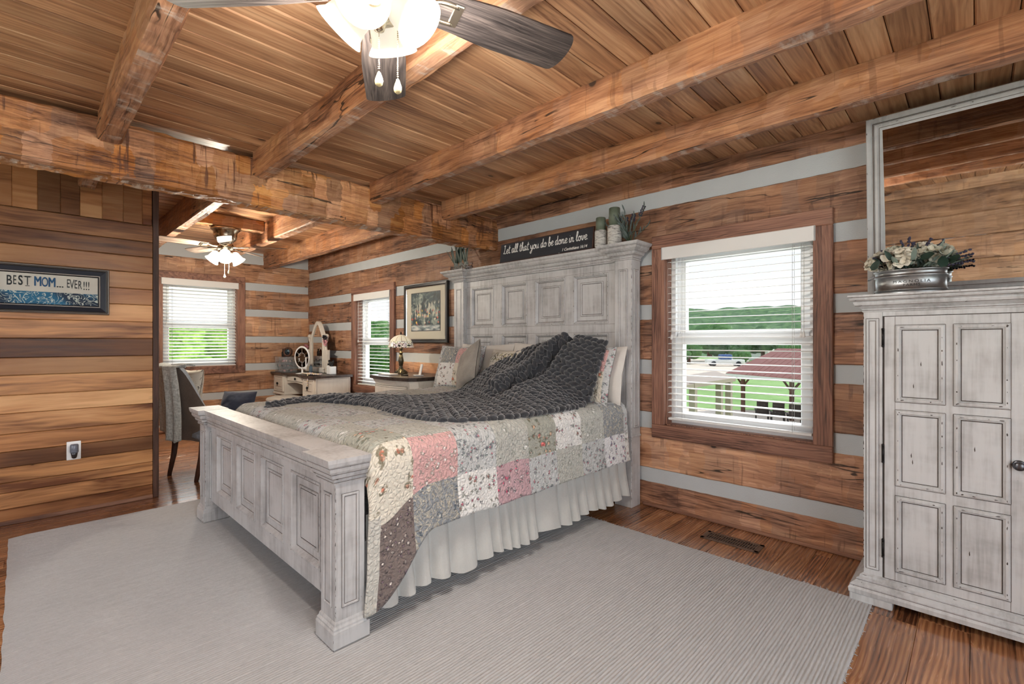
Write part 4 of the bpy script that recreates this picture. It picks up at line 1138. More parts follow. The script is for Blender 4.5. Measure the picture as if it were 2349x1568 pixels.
def door(x0, x1, kx):
    g = G(); z0, z1 = .130, 1.370; yf = ay0-.001
    w = x1-x0
    cl = [(x0+.042, x0+.042+.175), (x1-.047-.175, x1-.047)]
    if kx < x0+w/2: cl = [(x0+.047, x0+.047+.175), (x1-.042-.175, x1-.042)]
    rws = [(.172,.530),(.575,.932),(.968,1.328)]
    g.box(x0, x1, yf, yf+.020, z0, z1)
    for c0, c1 in cl:
        for r0, r1 in rws:
            g.frame(c0, c1, r0, r1, [(0, yf),(.002, yf-.006),(.007, yf-.010),(.015, yf-.011),(.019, yf-.006),(.021, yf-.007),(.024, yf-.0005)], 0)
            g.rectline(c0, c1, r0, r1, yf-.0006, .003, 1 if random.random() < .6 else 2)
            g.rectline(c0+.0245, c1-.0245, r0+.0245, r1-.0245, yf-.0008, .004, 1)
            for zz in (r0+.011, r1-.011): g.wear((c0+.006, yf-.0108, zz), (c1-.006, yf-.0108, zz), (0,-1,0), .006, .20, .004, .03)
            for xx in (c0+.011, c1-.011): g.wear((xx, yf-.0108, r0+.006), (xx, yf-.0108, r1-.006), (0,-1,0), .005, .12, .004, .02)
            for _ in range(random.choice((0, 1, 1, 2))):
                px, pz = random.uniform(c0+.05, c1-.05), random.uniform(r0+.06, r1-.06)
                g.add([(px,yf-.0006,pz),(px+.0025,yf-.0006,pz+.006),(px+.001,yf-.0006,pz+.024),(px-.0015,yf-.0006,pz+.012)], [(0,1,2,3)], 1)
    for xx in (cl[0][0], cl[1][1]): g.line((xx, yf, z0), (xx, yf, z1), (0,-1,0), .0015, 2)
    g.line((x0, yf, z0), (x0, yf, z1), (0,-1,0), .005, 1); g.line((x1, yf, z0), (x1, yf, z1), (0,-1,0), .005, 1)
    g.line((x0, yf, z0), (x1, yf, z0), (0,-1,0), .003, 1); g.line((x0, yf, z1), (x1, yf, z1), (0,-1,0), .003, 1)
    xx = x1-.002 if kx > x0+w/2 else x0+.002
    g.wear((xx, yf, z0), (xx, yf, z1), (0,-1,0), .005, .35, .006, .03)
    d = part(g, 'door', AM, arm)
    k = G(); k.T = rotT((kx, yf, .742), (90,0,0)); k.lathe([(.021,0),(.021,.003),(.017,.005),(.007,.008),(.007,.016),(.016,.020),(.019,.026),(.016,.032),(.006,.035)], n=20)
    part(k, 'knob', M_PEWTER, d)
    hx = x0-.003 if kx > x0+w/2 else x1+.003
    for hz in (.27, .72, 1.27):
        h = G(); h.tube([(hx, yf-.004, hz-.038), (hx, yf-.004, hz+.038)], .0052, 8); h.ball((hx, yf-.004, hz+.040), .006); h.ball((hx, yf-.004, hz-.040), .006)
        part(h, 'hinge', M_BLACK, d)
door(ax0+.079, .152, .128); door(.156, ax1-.079, .180)
# mirror leaning over the armoire
mx0, mx1, mz0, mz1, my = -.428, .72, 1.4745, 2.452, 3.272
mir = thing('framed_mirror', 'large mirror in a distressed white frame standing on the armoire', 'mirror', ((mx0+mx1)/2, my+.03, mz0))
TM = Matrix.Translation((0, my, mz0)) @ Matrix.Rotation(R(4.0), 4, 'X')
g = G(); g.T = TM; H = mz1-mz0
g.frame(mx0, mx1, 0, H, [(0,.030),(0,-.006),(.003,-.010),(.022,-.006),(.026,-.002),(.034,-.002),(.038,-.012),(.050,-.014),(.056,-.008),(.060,-.006),(.078,.004),(.080,.010)], 0)
g.rectline(mx0+.030, mx1-.030, .030, H-.030, -.0026, .004, 2); g.rectline(mx0+.036, mx1-.036, .036, H-.036, -.0065, .002, 1); g.rectline(mx0+.058, mx1-.058, .058, H-.058, -.0075, .003, 2)
g.rectline(mx0+.0805, mx1-.0805, .0805, H-.0805, .0095, .003, 1)
for a, b in (((mx0+.004,-.0103,.01),(mx0+.004,-.0103,H-.01)),((mx0+.01,-.0103,H-.004),(mx1,-.0103,H-.004)),((mx0+.045,-.0143,H-.045),(mx1,-.0143,H-.045))): g.wear(a, b, (0,-1,0), .004, .10)
g.add([(mx0,.03,0),(mx1,.03,0),(mx1,.03,H),(mx0,.03,H)], [(3,2,1,0)], 0)
part(g, 'frame', [M_PAINTM, M_GLAZE, M_GLAZE2], mir)
n = N('mirror_silver'); n.P(Base_Color=(.82,.82,.80), Metallic=1, Roughness=.015)
M_MIRROR = n.m
g = G(); g.T = TM @ Matrix.Rotation(R(.5), 4, 'X'); g.box(mx0+.07, mx1-.07, .008, .016, .07, H-.07); part(g, 'glass', M_MIRROR, mir)
# tub of flowers
n = N('galvanised_tin'); v = n.tc(); vv = n.vor(v, 55, 'F1', 1, 1); f = n.noise(v, 26, 3)
c = n.mix(f, L((118,122,126)), L((186,190,192))); n.P(Base_Color=c, Metallic=.9, Roughness=n.M('MULTIPLY_ADD', f, .3, .22), Normal=n.bump(f, .1, .003)); M_TIN = n.m
tx, ty, tz = -.228, 2.985, 1.475
tub = thing('flower_tub', 'oval galvanised tub lettered in black holding cream hydrangeas on the armoire', 'planter', (tx, ty, tz))
def oval(r, z, rx=.134, ry=.085): return [(tx+(rx+r)*math.cos(2*PI*k/40), ty+(ry+r)*math.sin(2*PI*k/40), z) for k in range(40)]
g = G(); pr = [(0,tz),(.001,tz+.003),(0,tz+.006),(.0,tz+.018),(.004,tz+.020),(.004,tz+.024),(0,tz+.026),(0,tz+.082),(.004,tz+.085),(.004,tz+.090),(0,tz+.093),(.001,tz+.110),(.007,tz+.113),(.007,tz+.118),(.0,tz+.119),(-.004,tz+.112),(-.004,tz+.02)]
rings = [oval(r, z) for r, z in pr]; V = [p for r in rings for p in r]
g.add(V, [(i*40+k, i*40+(k+1) % 40, (i+1)*40+(k+1) % 40, (i+1)*40+k) for i in range(len(pr)-1) for k in range(40)]+[tuple(range(40))[::-1]], 0, True)
g.add(oval(-.004, tz+.095), [tuple(range(40))], 1)
part(g, 'tin', [M_TIN, M_BLKPL], tub)
g = G()
def wrap(body, size, z, sp, bold=0):
    g2 = G(); text_geo(g2, body, size, Matrix.Identity(4), 0, .0003, bold, sp)
    vs = []
    for x, y, zz in g2.V:
        a = -PI/2+.10+x/.112
        vs.append((tx+(.134+.0014+zz)*math.cos(a), ty+(.085+.0014+zz)*math.sin(a), z+y))
    b = len(g.V); g.V += vs; g.F += [[b+i for i in f] for f in g2.F]; g.M += g2.M; g.S += g2.S
wrap('MAGNOLIA', .0175, tz+.058, 1.45); wrap('FARMS', .0160, tz+.042, 1.15)
part(g, 'lettering', M_BLKPL, tub)
for sx in (-1,):
    g = G(); g.tube(cat([(tx+sx*.138, ty-.02, tz+.10), (tx+sx*.158, ty-.02, tz+.085), (tx+sx*.158, ty+.02, tz+.085), (tx+sx*.138, ty+.02, tz+.10)], 6), .003, 6); part(g, 'handle', M_TIN, tub)
M_PETAL = plain('hydrangea_petal', L((226,221,206)), .8, var=.08, vs=40)
M_PETAL2 = plain('cream_petal', L((206,206,190)), .8, var=.1, vs=40)
M_EUC = plain('eucalyptus_leaf', L((128,144,134)), .7, var=.25, vs=30)
M_DKLEAF = plain('dark_green_leaf', L((34,58,48)), .5, var=.3, vs=20)
M_LAV = plain('lavender_bud', L((62,60,80)), .9, var=.3, vs=90)
M_STEM = plain('green_stem', L((74,92,72)), .8)
def petal(g, c, d, nrm, l, w, m, cup=.25):
    d = Vector(d).normalized(); nrm = Vector(nrm); s = d.cross(nrm).normalized(); nn = s.cross(d)
    vs = []; n_ = 5
    for i in range(n_+1):
        t = i/n_; ww = w*math.sin(PI*min(1, .12+t*.80))**.8*(1 if t < .95 else .5)
        for k in (-1, 0, 1): vs.append(Vector(c)+d*l*t+s*ww*.5*k+nn*(cup*l*(t*t)+(.12*w if k else 0)))
    fs = []
    for i in range(n_):
        for k in range(2): fs.append((i*3+k, i*3+k+1, i*3+k+4, i*3+k+3))
    g.add(vs, fs, m, True)
random.seed(5)
for bx, bz, by, rr, m in ((-.095,.150,-.02,.052,M_PETAL),(-.02,.152,-.035,.055,M_PETAL),(.075,.150,-.03,.055,M_PETAL2),(-.06,.175,.02,.05,M_PETAL2),(.045,.178,.02,.052,M_PETAL),(.11,.165,.01,.045,M_PETAL2),(-.125,.142,.01,.04,M_PETAL)):
    g = G(); c = Vector((tx+bx, ty+by, tz+bz+.010))
    for i in range(34):
        a = random.uniform(0, 2*PI); e = random.uniform(-.3, 1.45)
        nn = Vector((math.cos(a)*math.cos(e), math.sin(a)*math.cos(e), math.sin(e)))
        p = c+nn*rr*.82; tdir = nn.orthogonal().normalized(); tdir.rotate(Matrix.Rotation(random.uniform(0, 6), 3, nn))
        for q in range(4):
            dd = tdir.copy(); dd.rotate(Matrix.Rotation(q*PI/2, 3, nn)); petal(g, p, dd+nn*.35, nn, .030, .028, 0, .2)
    part(g, 'bloom', m, tub)
g = G()
for i in range(26):
    a = random.uniform(0, 2*PI); b0 = Vector((tx+.11*math.cos(a)*random.random()**.5, ty+.06*math.sin(a), tz+.11))
    d = Vector((math.cos(a)*1.0, math.sin(a)*.7-.2, random.uniform(.3, 1.6))); petal(g, b0+d.normalized()*random.uniform(.02,.06), d, (0,0,1) if abs(d.z) < 1.2 else (0,-1,0), random.uniform(.05,.085), random.uniform(.012,.026), 0 if random.random() < .7 else 1, -.1)
for i in range(14):
    a = random.uniform(-.9, .9); petal(g, (tx+random.uniform(-.05,.07), ty+random.uniform(-.03,.03), tz+.13), (math.sin(a)*.8, random.uniform(-.3,.1), 1.1), (0,-1,0), random.uniform(.09,.135), .014, random.choice((0,0,1)), .1)
for x_, z_ in ((.03,.15),(.045,.165),(.125,.115),(.14,.14),(-.14,.13)): petal(g, (tx+x_, ty-.075, tz+z_), (random.uniform(-.4,.8), -.4, random.uniform(-.2,.7)), (0,-1,.4), .06, .04, 1, .1)
part(g, 'leaves', [M_EUC, M_DKLEAF], tub)
g = G()
for i in range(12):
    a = R(200+i*14+random.uniform(-8,8)) if i < 3 else R(random.uniform(20, 160)); 
    if i >= 9: a = R(random.uniform(-12, 22))
    b0 = Vector((tx, ty, tz+.13)); d = Vector((math.cos(a), random.uniform(-.35,.1), abs(math.sin(a))+.05)).normalized(); l = random.uniform(.14,.19) if i < 9 else .23
    pts = [b0+d*l*t+Vector((0,0,-.02*t*t)) for t in (0,.3,.6,.8,1)]
    g.tube(pts, .0012, 4, 0)
    for k in range(9):
        p = b0+d*l*(.62+.045*k)+Vector((0,0,-.02)); 
        for q in range(2): g.ball(p+Vector((random.uniform(-.004,.004), random.uniform(-.004,.004), random.uniform(-.004,.004))), .0052, nu=6, nv=4, m=1)
part(g, 'lavender', [M_STEM, M_LAV], tub)

# ------------------------------------------------------------------ nightstand
NV_ = [M_PAINTV, M_GLAZE2, M_GLAZE2]
ns = thing('nightstand', 'white bow-fronted nightstand with dark top left of the bed', 'nightstand', (-4.46, 3.05, 0))
def bow(x0, x1, yb, yf, d, n=14, ch=.07):
    pts = [(x0, yb), (x0, yf+ch)]
    for i in range(n+1):
        t = i/n; x = x0+ch*.8+(x1-x0-1.6*ch)*t; pts.append((x, yf-d*math.sin(PI*t)))
    return pts+[(x1, yf+ch), (x1, yb)]
def slab(g, pts, z0, z1, m=0):
    n = len(pts); V = [(x, y, z0) for x, y in pts]+[(x, y, z1) for x, y in pts]
    g.add(V, [tuple(range(n))[::-1], tuple(range(n, 2*n))]+[(i, (i+1) % n, n+(i+1) % n, n+i) for i in range(n)], m)
g = G(); slab(g, bow(-4.84, -4.07, 3.325, 2.76, .045), .11, .80)
for i, z in enumerate((.805, .82)): slab(g, bow(-4.84-.008-i*.008, -4.07+.008+i*.008, 3.325, 2.752-i*.008, .045), z-.008, z+.012)
part(g, 'cabinet', NV_, ns)
g = G(); slab(g, bow(-4.885, -4.03, 3.330, 2.71, .05), .850, .885); part(g, 'top', W_DTOP, ns)
g = G(); slab(g, bow(-4.86, -4.05, 3.328, 2.735, .048), .832, .852); slab(g, bow(-4.86, -4.05, 3.328, 2.74, .048), .08, .11); part(g, 'moulding', M_PAINTV, ns)
for z0, z1 in ((.60,.79),(.38,.57),(.15,.35)):
    g = G(); m_ = 16; x0, x1 = -4.765, -4.145
    V = []
    for i in range(m_+1):
        t = i/m_; x = x0+(x1-x0)*t; y = 2.746-.043*math.sin(PI*(t*.86+.07))
        V += [(x, y+.02, z0), (x, y, z0+.004), (x, y, z1-.004), (x, y+.02, z1)]
    g.add(V, [(i*4+k, (i+1)*4+k, (i+1)*4+k+1, i*4+k+1) for i in range(m_) for k in range(3)], 0)
    for zz in (z0+.018, z1-.018, z0+.002, z1-.002):
        for i in range(m_):
            t0_, t1_ = i/m_, (i+1)/m_; f_ = lambda t: (x0+(x1-x0)*t, 2.7455-.043*math.sin(PI*(t*.86+.07)), zz)
            g.line(f_(t0_), f_(t1_), (0,-1,0), .003, 1)
    d = part(g, 'drawer', NV_, ns)
    zc = (z0+z1)/2; g = G(); cx = -4.455; yb = 2.70
    for sx in (-1, 1):
        g.ball((cx+sx*.085, yb-.010, zc+.012), .010, nu=10, nv=6); g.ball((cx+sx*.085, yb-.002, zc+.012), .013, .004, .016, 10, 6)
    g.tube(cat([(cx-.085, yb-.014, zc+.008), (cx-.07, yb-.020, zc-.014), (cx-.035, yb-.022, zc-.008), (cx, yb-.022, zc-.020), (cx+.035, yb-.022, zc-.008), (cx+.07, yb-.020, zc-.014), (cx+.085, yb-.014, zc+.008)], 5), .0042, 6)
    part(g, 'handle', M_BLACK, d)
for a in ((-4.82, 2.79), (-4.12, 2.79), (-4.82, 3.27), (-4.12, 3.27)):
    g = G(); g.lathe([(.012,0),(.022,.01),(.018,.03),(.028,.06),(.03,.085)], a[0], a[1], 12); part(g, 'foot', M_PAINTV, ns)
g = G(); g.T = side_T(-4.069); post_panel(g, 2.84, 3.29, .16, .76, 0); g.T = Matrix.Translation((-4.07-.022, 2.80, 0)) @ Matrix.Rotation(R(50), 4, 'Z'); post_panel(g, -.032, .032, .18, .74, -.006)
part(g, 'side_panel', NV_, ns)

# Tiffany lamp
lx, ly, lz = -4.69, 3.02, .886
lp = thing('table_lamp', 'leaded glass table lamp with bronze base on the nightstand', 'lamp', (lx, ly, lz))
g = G(); g.lathe([(.075,lz),(.078,lz+.006),(.070,lz+.012),(.068,lz+.018),(.050,lz+.030),(.034,lz+.046),(.022,lz+.058),(.018,lz+.066),(.026,lz+.074),(.016,lz+.082),(.020,lz+.10),(.029,lz+.14),(.030,lz+.16),(.022,lz+.20),(.015,lz+.225),(.024,lz+.235),(.024,lz+.242),(.012,lz+.25),(.012,lz+.275),(.020,lz+.28),(.020,lz+.31),(.006,lz+.32)], lx, ly, 24)
for k in range(14):
    a = 2*PI*k/14; g.tube([(lx+.072*math.cos(a), ly+.072*math.sin(a), lz+.014), (lx+.045*math.cos(a), ly+.045*math.sin(a), lz+.038), (lx+.026*math.cos(a), ly+.026*math.sin(a), lz+.058)], [.006,.007,.004], 6)
for k in range(8):
    a = 2*PI*k/8; g.tube([(lx+.016*math.cos(a), ly+.016*math.sin(a), lz+.09), (lx+.028*math.cos(a), ly+.028*math.sin(a), lz+.15), (lx+.015*math.cos(a), ly+.015*math.sin(a), lz+.22)], .0045, 5)
part(g, 'base', M_BRONZE, lp)
def tiffany():
    n = N('leaded_glass'); v = n.tc(); sp = n.n('ShaderNodeSeparateXYZ'); n.set(sp.inputs[0], v)
    ang = n.M('ARCTAN2', sp.outputs[1], sp.outputs[0]); z = sp.outputs[2]
    uv = n.comb(n.M('MULTIPLY', ang, 1.9), n.M('MULTIPLY', z, 22), 0)
    low = n.ss(z, .385, .355)
    e1 = n.vor(n.VM('ADD', uv, n.mp(n.noise(uv, 1.5, 2, .5, 0, True), (.5,.5,0))), 2.4, 'DISTANCE_TO_EDGE', 1); col = n.vor(uv, 2.4, 'F1', 1, 1)
    rib = n.M('ABSOLUTE', n.M('SUBTRACT', n.M('FRACT', n.M('MULTIPLY', ang, 12/(2*PI))), .5))
    l1 = n.M('MULTIPLY', n.ss(e1, .06, .10, 1, 0), low); l2 = n.M('MULTIPLY', n.ss(rib, .455, .475), n.M('SUBTRACT', 1, low))
    lead = n.M('MAXIMUM', l1, l2)
    tintc = n.mix(n.M('MULTIPLY', low, .30), L((250,236,206)), n.hsv(col, .5, .55, 1.2))
    c = n.mix(lead, tintc, (.01,.01,.01))
    n.P(Base_Color=c, Roughness=.25, Emission_Color=c, Emission_Strength=.35); n.m.cycles.emission_sampling = 'NONE'; return n.m
g = G(); g.lathe([(.010,lz+.445),(.032,lz+.440),(.075,lz+.422),(.110,lz+.390),(.132,lz+.350),(.142,lz+.315),(.146,lz+.300),(.143,lz+.299),(.139,lz+.314),(.128,lz+.350),(.106,lz+.388),(.07,lz+.420),(.01,lz+.44)], lx, ly, 36, 0, True, False)
part(g, 'shade', tiffany(), lp)
g = G(); g.lathe([(.012,lz+.444),(.014,lz+.450),(.006,lz+.456),(.009,lz+.464),(.005,lz+.474),(.001,lz+.480)], lx, ly, 12); part(g, 'finial', M_BLACK, lp)
g = G(); g.ball((lx, ly, lz+.36), .028, nu=12, nv=8); g.lathe([(.012,lz+.31),(.014,lz+.335)], lx, ly, 10); part(g, 'bulb', emit('warm_bulb', (1,.78,.5), 3), lp)
# things on the nightstand
g = G(); x, y = -4.285, 2.97; g.T = Matrix.Translation((x, y, .886)) @ Matrix.Rotation(R(-20), 4, 'Z')
pst = thing('phone_stand', 'small white upright charging stand on the nightstand beside the lamp', 'stand', (x, y, .886))
g.box(-.048, .048, -.04, .05, 0, .010, 0, .003); part(g, 'base', M_WHITE, pst)
g = G(); g.T = Matrix.Translation((x, y, .886)) @ Matrix.Rotation(R(-20), 4, 'Z') @ Matrix.Translation((0, .02, .008)) @ Matrix.Rotation(R(-12), 4, 'X')
g.box(-.038, .038, -.005, .005, 0, .118, 0, .003); part(g, 'backrest', M_WHITE, pst)
g = G(); x, y = -4.43, 2.90; g.tube([(x+.045*math.cos(a*PI/8), y+.03*math.sin(a*PI/8), .892) for a in range(16)], .006, 6, 0, True, False, 1, True)
g.box(x-.04, x+.04, y-.02, y+.02, .8862, .894, 0, .004)
solo(g, 'eyeglass_case', M_BLKPL, 'small black case with a loop on the nightstand by the white stand', 'case', (x, y, .886))
g = G(); x, y = -4.66, 2.84; g.T = Matrix.Translation((x, y, .8862)) @ Matrix.Rotation(R(8), 4, 'Z'); g.box(-.11, .10, -.055, .055, 0, .012, 0, .003)
solo(g, 'notepad', M_WHITE, 'thin white notepad lying before the lamp on the nightstand', 'notepad', (x, y, .8862))
# framed picture over the nightstand
pf = thing('framed_picture', 'framed market scene painting with cream mat above the nightstand', 'picture', (-4.652, 3.33, 1.585))
px0, px1, pz0, pz1 = -5.085, -4.225, 1.238, 1.938
g = G(); g.frame(px0, px1, pz0, pz1, [(0,3.344),(0,3.318),(.006,3.312),(.030,3.314),(.040,3.320),(.044,3.320),(.048,3.326),(.05,3.334)], [0,0,0,0,1,1,0]); g.box(px0+.01, px1-.01, 3.336, 3.344, pz0+.01, pz1-.01)
part(g, 'frame', [M_BLKPL, M_CHROME], pf)
g = G(); g.box(px0+.045, px1-.045, 3.328, 3.335, pz0+.045, pz1-.045); part(g, 'mat', plain('cream_mat', L((214,208,190)), .9, var=.02), pf)
def market():
    n = N('market_painting'); v = n.tc(); sp = n.n('ShaderNodeSeparateXYZ'); n.set(sp.inputs[0], v); z = sp.outputs[2]
    b = n.noise(n.mp(v, (1,1,1)), 9, 4, .6, .8)
    dark = n.ramp(b, [(.35, L((24,34,38))), (.5, L((52,74,80))), (.62, L((150,160,150))), (.75, L((220,214,196)))])
    d = n.vor(v, 26, 'F1', 1); cc = n.vor(v, 26, 'F1', 1, 1); k = n.n('ShaderNodeSeparateColor'); n.set(k.inputs[0], cc)
    fl = n.ramp(k.outputs[0], [(.0, L((206,92,70))), (.3, L((226,196,90))), (.55, L((214,130,110))), (.8, L((230,220,200))), (1, L((40,60,90)))], 'CONSTANT')
    zone = n.M('MULTIPLY', n.ss(z, -.15, -.12), n.ss(z, .07, .0)); spot = n.M('MULTIPLY', n.ss(d, .34, .42, 1, 0), n.M('MULTIPLY', zone, n.M('GREATER_THAN', k.outputs[1], .35)))
    c = n.mix(spot, dark, fl)
    fig = n.M('MULTIPLY', n.ss(n.noise(n.mp(v, (24,1,7)), 1, 2), .52, .56), n.M('MULTIPLY', n.ss(z, -.06, -.03), n.ss(z, .15, .10))); c = n.mix(n.M('MULTIPLY', fig, .8), c, L((206,206,190)))
    st = n.ramp(n.noise(n.mp(v, (4,1,18)), 2, 3), [(.35, L((70,86,92))), (.5, L((170,180,182))), (.65, L((222,222,214)))])
    c = n.mix(n.ss(z, -.13, -.155), c, st)
    n.P(Base_Color=c, Roughness=.5); return n.m
g = G(); g.box(-4.94, -4.36, 3.3262, 3.3290, 1.375, 1.835, 1); g.box(-4.932, -4.368, 3.3250, 3.3282, 1.383, 1.827, 0); part(g, 'painting', [market(), M_BLKPL], pf)

# ------------------------------------------------------------------ vanity in the corner
vx0, vx1, vy0, vy1 = -7.93, -6.36, 2.74, 3.30
va = thing('vanity_desk', 'white vanity desk with dark top in the corner of the alcove', 'desk', ((vx0+vx1)/2, 3.0, 0))
def vtop():
    pts = [(vx0, vy1), (vx0, vy0)]
    for i in range(13):
        t = i/12; pts.append((vx0+.42+(vx1-vx0-.84)*t, vy0+.06*math.sin(PI*t)))
    return pts+[(vx1, vy0), (vx1, vy1)]
g = G(); slab(g, vtop(), .752, .785); part(g, 'top', W_DTOP, va)
for a, b in ((vx0+.03, vx0+.45), (vx1-.45, vx1-.03)):
    g = G(); g.box(a, b, vy0+.04, vy1-.02, .47, .752); g.box(a-.015, b+.015, vy0+.025, vy1-.01, .445, .472, 0, .006)
    for xx in (a+.03, b-.03):
        for yy in (vy0+.07, vy1-.05): g.tube([(xx, yy, .45), (xx+.0, yy-.02, .25), (xx, yy, 0)], [.030,.022,.016], 8)
    pd = part(g, 'pedestal', NV_, va)
    g = G(); y = vy0+.032; g.box(a+.03, b-.03, y, y+.02, .495, .735); g.frame(a+.03, b-.03, .495, .735, [(0,y),(.004,y-.006),(.02,y-.006),(.026,y-.001),(.07,y-.001),(.076,y-.006),(.08,y-.006)], 0); g.add([(a+.11,y-.006,.575),(b-.11,y-.006,.575),(b-.11,y-.006,.655),(a+.11,y-.006,.655)], [(0,1,2,3)]); g.rectline(a+.056, b-.056, .521, .709, y-.0015, .004, 1); g.rectline(a+.1, b-.1, .565, .665, y-.0015, .004, 1)
    d = part(g, 'drawer', NV_, pd)
    g = G(); k = Vector(((a+b)/2, y-.01, .615)); g.ball(k+Vector((0,-.012,0)), .020, .012, .020, 10, 6); g.tube([k, k+Vector((0,.012,0))], .006, 6); g.ball(k+Vector((.0,-.01,-.028)), .008, .006, .014, 8, 6)
    part(g, 'knob', M_BLACK, d)
g = G(); a, b = vx0+.45, vx1-.45; y = vy0+.085
g.box(a, b, y, vy1-.02, .655, .752); g.box(a+.02, b-.02, y-.012, y, .668, .744, 0, .004); g.rectline(a+.02, b-.02, .668, .744, y-.013, .004, 1)
g.prism([(a, .655), (a, .62)]+[(a+(b-a)*t/8, .62+.03*math.sin(PI*t/8)) for t in range(9)]+[(b, .655)], y-.004, y+.014)
d = part(g, 'drawer', NV_, va)
g = G(); k = Vector(((a+b)/2, y-.022, .706)); g.ball(k, .020, .012, .020, 10, 6); g.tube([k, k+Vector((0,.012,0))], .006, 6); part(g, 'knob', M_BLACK, d)
g = G(); g.T = side_T(vx1-.03); g.rectline(vy0+.06, vy1-.04, .49, .735, -.001, .003, 1); part(g, 'side_panel', NV_, va)
# vanity mirror
vm = thing('vanity_mirror', 'white arched dressing mirror with scrolled frame on the vanity', 'mirror', (-7.24, 3.2, .785))
mc, mw, y0 = -7.24, .36, 3.17
def arch(o):
    pts = [(mc-mw/2-o, .86-o), (mc+mw/2+o, .86-o), (mc+mw/2+o, 1.32)]
    for k in range(1, 16):
        t = k/16; x = mc+mw/2+o-(mw+2*o)*t; pts.append((x, 1.32+(.19+o)*(math.sin(PI*t)**1.3)))
    return pts+[(mc-mw/2-o, 1.32)]
g = G(); A, B = arch(0), arch(.055); n_ = len(A)
for ya, ins in ((y0, 0),):
    V = [(p[0], y0+.01, p[1]) for p in A]+[(p[0]*.5+q[0]*.5, y0-.012, p[1]*.5+q[1]*.5) for p, q in zip(A, B)]+[(q[0], y0+.0, q[1]) for q in B]+[(q[0], y0+.05, q[1]) for q in B]
    g.add(V, [(L_*n_+i, L_*n_+(i+1) % n_, (L_+1)*n_+(i+1) % n_, (L_+1)*n_+i) for L_ in range(3) for i in range(n_)], 0, True)
g.box(mc-.36, mc+.36, y0-.03, 3.27, .786, .862, 0, .008)
for sx in (-1, 1):
    g.tube(cat([(mc+sx*.235, y0+.02, 1.30), (mc+sx*.29, y0+.02, 1.345), (mc+sx*.30, y0+.02, 1.29), (mc+sx*.262, y0+.02, 1.22), (mc+sx*.29, y0+.02, 1.08), (mc+sx*.35, y0+.02, .98), (mc+sx*.34, y0+.02, .86)], 6), .022, 8)
    g.ball((mc+sx*.295, y0+.02, 1.335), .034)
part(g, 'frame', M_PAINTV, vm)
g = G(); g.add([(p[0], y0+.012, p[1]) for p in A], [tuple(range(n_))]); part(g, 'glass', M_MIRROR, vm)
for sx in (-1, 1):
    g = G(); xx = mc+sx*.33; g.box(xx-.055, xx+.055, y0-.02, y0+.03, .862, 1.13, 0, .006); f = part(g, 'wing', M_PAINTV, vm)
# objects on the vanity
ox, oy = -7.74, 2.90
M_ACR = plain('clear_acrylic', L((196,202,206)), .08, var=.05); M_ACR.node_tree.nodes['Principled BSDF'].inputs['Alpha'].default_value = .16
og = thing('makeup_organizer', 'clear acrylic make-up organizer with drawers on the vanity', 'organizer', (ox, oy, .786))
g = G(); z0, z1 = .786, 1.015
for xx in (-.165, 0, .165): g.box(ox+xx-.004, ox+xx+.004, oy-.10, oy+.10, z0, z1)
for zz in (z0, z0+.075, z0+.15, z1-.006): g.box(ox-.165, ox+.165, oy-.10, oy+.10, zz, zz+.006)
part(g, 'case', M_ACR, og)
random.seed(8)
MK = [plain('lipstick_pink', L((196,140,140)), .4), plain('compact_black', L((36,32,36)), .3), plain('blush_rose', L((214,176,168)), .5), plain('make_up_brown', L((110,84,74)), .5)]
for k in range(6):
    xx = ox+(-.082 if k % 2 else .082); zz = z0+.006+.075*(k//2)
    g = G(); g.box(xx-.075, xx+.075, oy-.105, oy-.099, zz, zz+.066); g.ball((xx, oy-.108, zz+.03), .007, nu=8, nv=5)
    d = part(g, 'drawer', M_ACR, og)
    g = G()
    for q in range(7):
        cx, cy = xx+random.uniform(-.055,.055), oy+random.uniform(-.08,.06); h = random.uniform(.012,.035); w = random.uniform(.01,.025)
        g.box(cx-w, cx+w, cy-w*.6, cy+w*.6, zz+.001, zz+h, random.randrange(4), .002)
    part(g, 'cosmetics', MK, d)
for bx, c, h, lab in ((-.115, M_BLKPL, .12, 'black perfume bottle on the make-up organizer, left of the two'), (-.03, plain('amber_bottle', L((96,58,44)), .15), .14, 'tall amber bottle with pale cap on the make-up organizer')):
    b = thing('bottle', lab, 'bottle', (ox+bx, oy, z1)); g = G(); g.lathe([(.020,z1+.001),(.022,z1+.004),(.022,z1+h*.6),(.010,z1+h*.72),(.009,z1+h*.8)], ox+bx, oy, 14); part(g, 'body', c, b)
    g = G(); g.lathe([(.012,z1+h*.8),(.012,z1+h)], ox+bx, oy, 12); part(g, 'cap', M_WHITE if bx > -.1 else M_BLKPL, b)
cx, cz = ox+.085, z1+.078
ck = thing('desk_clock', 'round dark wooden clock with blue face standing on the organizer', 'clock', (cx, oy, z1))
g = G(); g.T = rotT((cx, oy, cz), (90,0,32)); g.lathe([(.050,-.02),(.070,-.02),(.076,-.005),(.074,.02),(.062,.030),(.048,.026),(.046,.018)], n=28); part(g, 'case', W_DARK, ck)
g = G(); g.T = rotT((cx, oy, cz), (90,0,32)); g.lathe([(.001,.018),(.048,.019)], n=28); g.box(-.002,.002,0,.03,.02,.021,1); g.box(0,.024,-.002,.002,.02,.021,1)
nf = N('blue_clock_face'); f_ = nf.noise(nf.tc(), 60, 3); nf.P(Base_Color=nf.ramp(f_, [(.42, L((20,26,34))), (.5, L((120,168,196))), (.62, L((206,226,232)))]), Roughness=.3); part(g, 'face', [nf.m, M_BLKPL], ck)
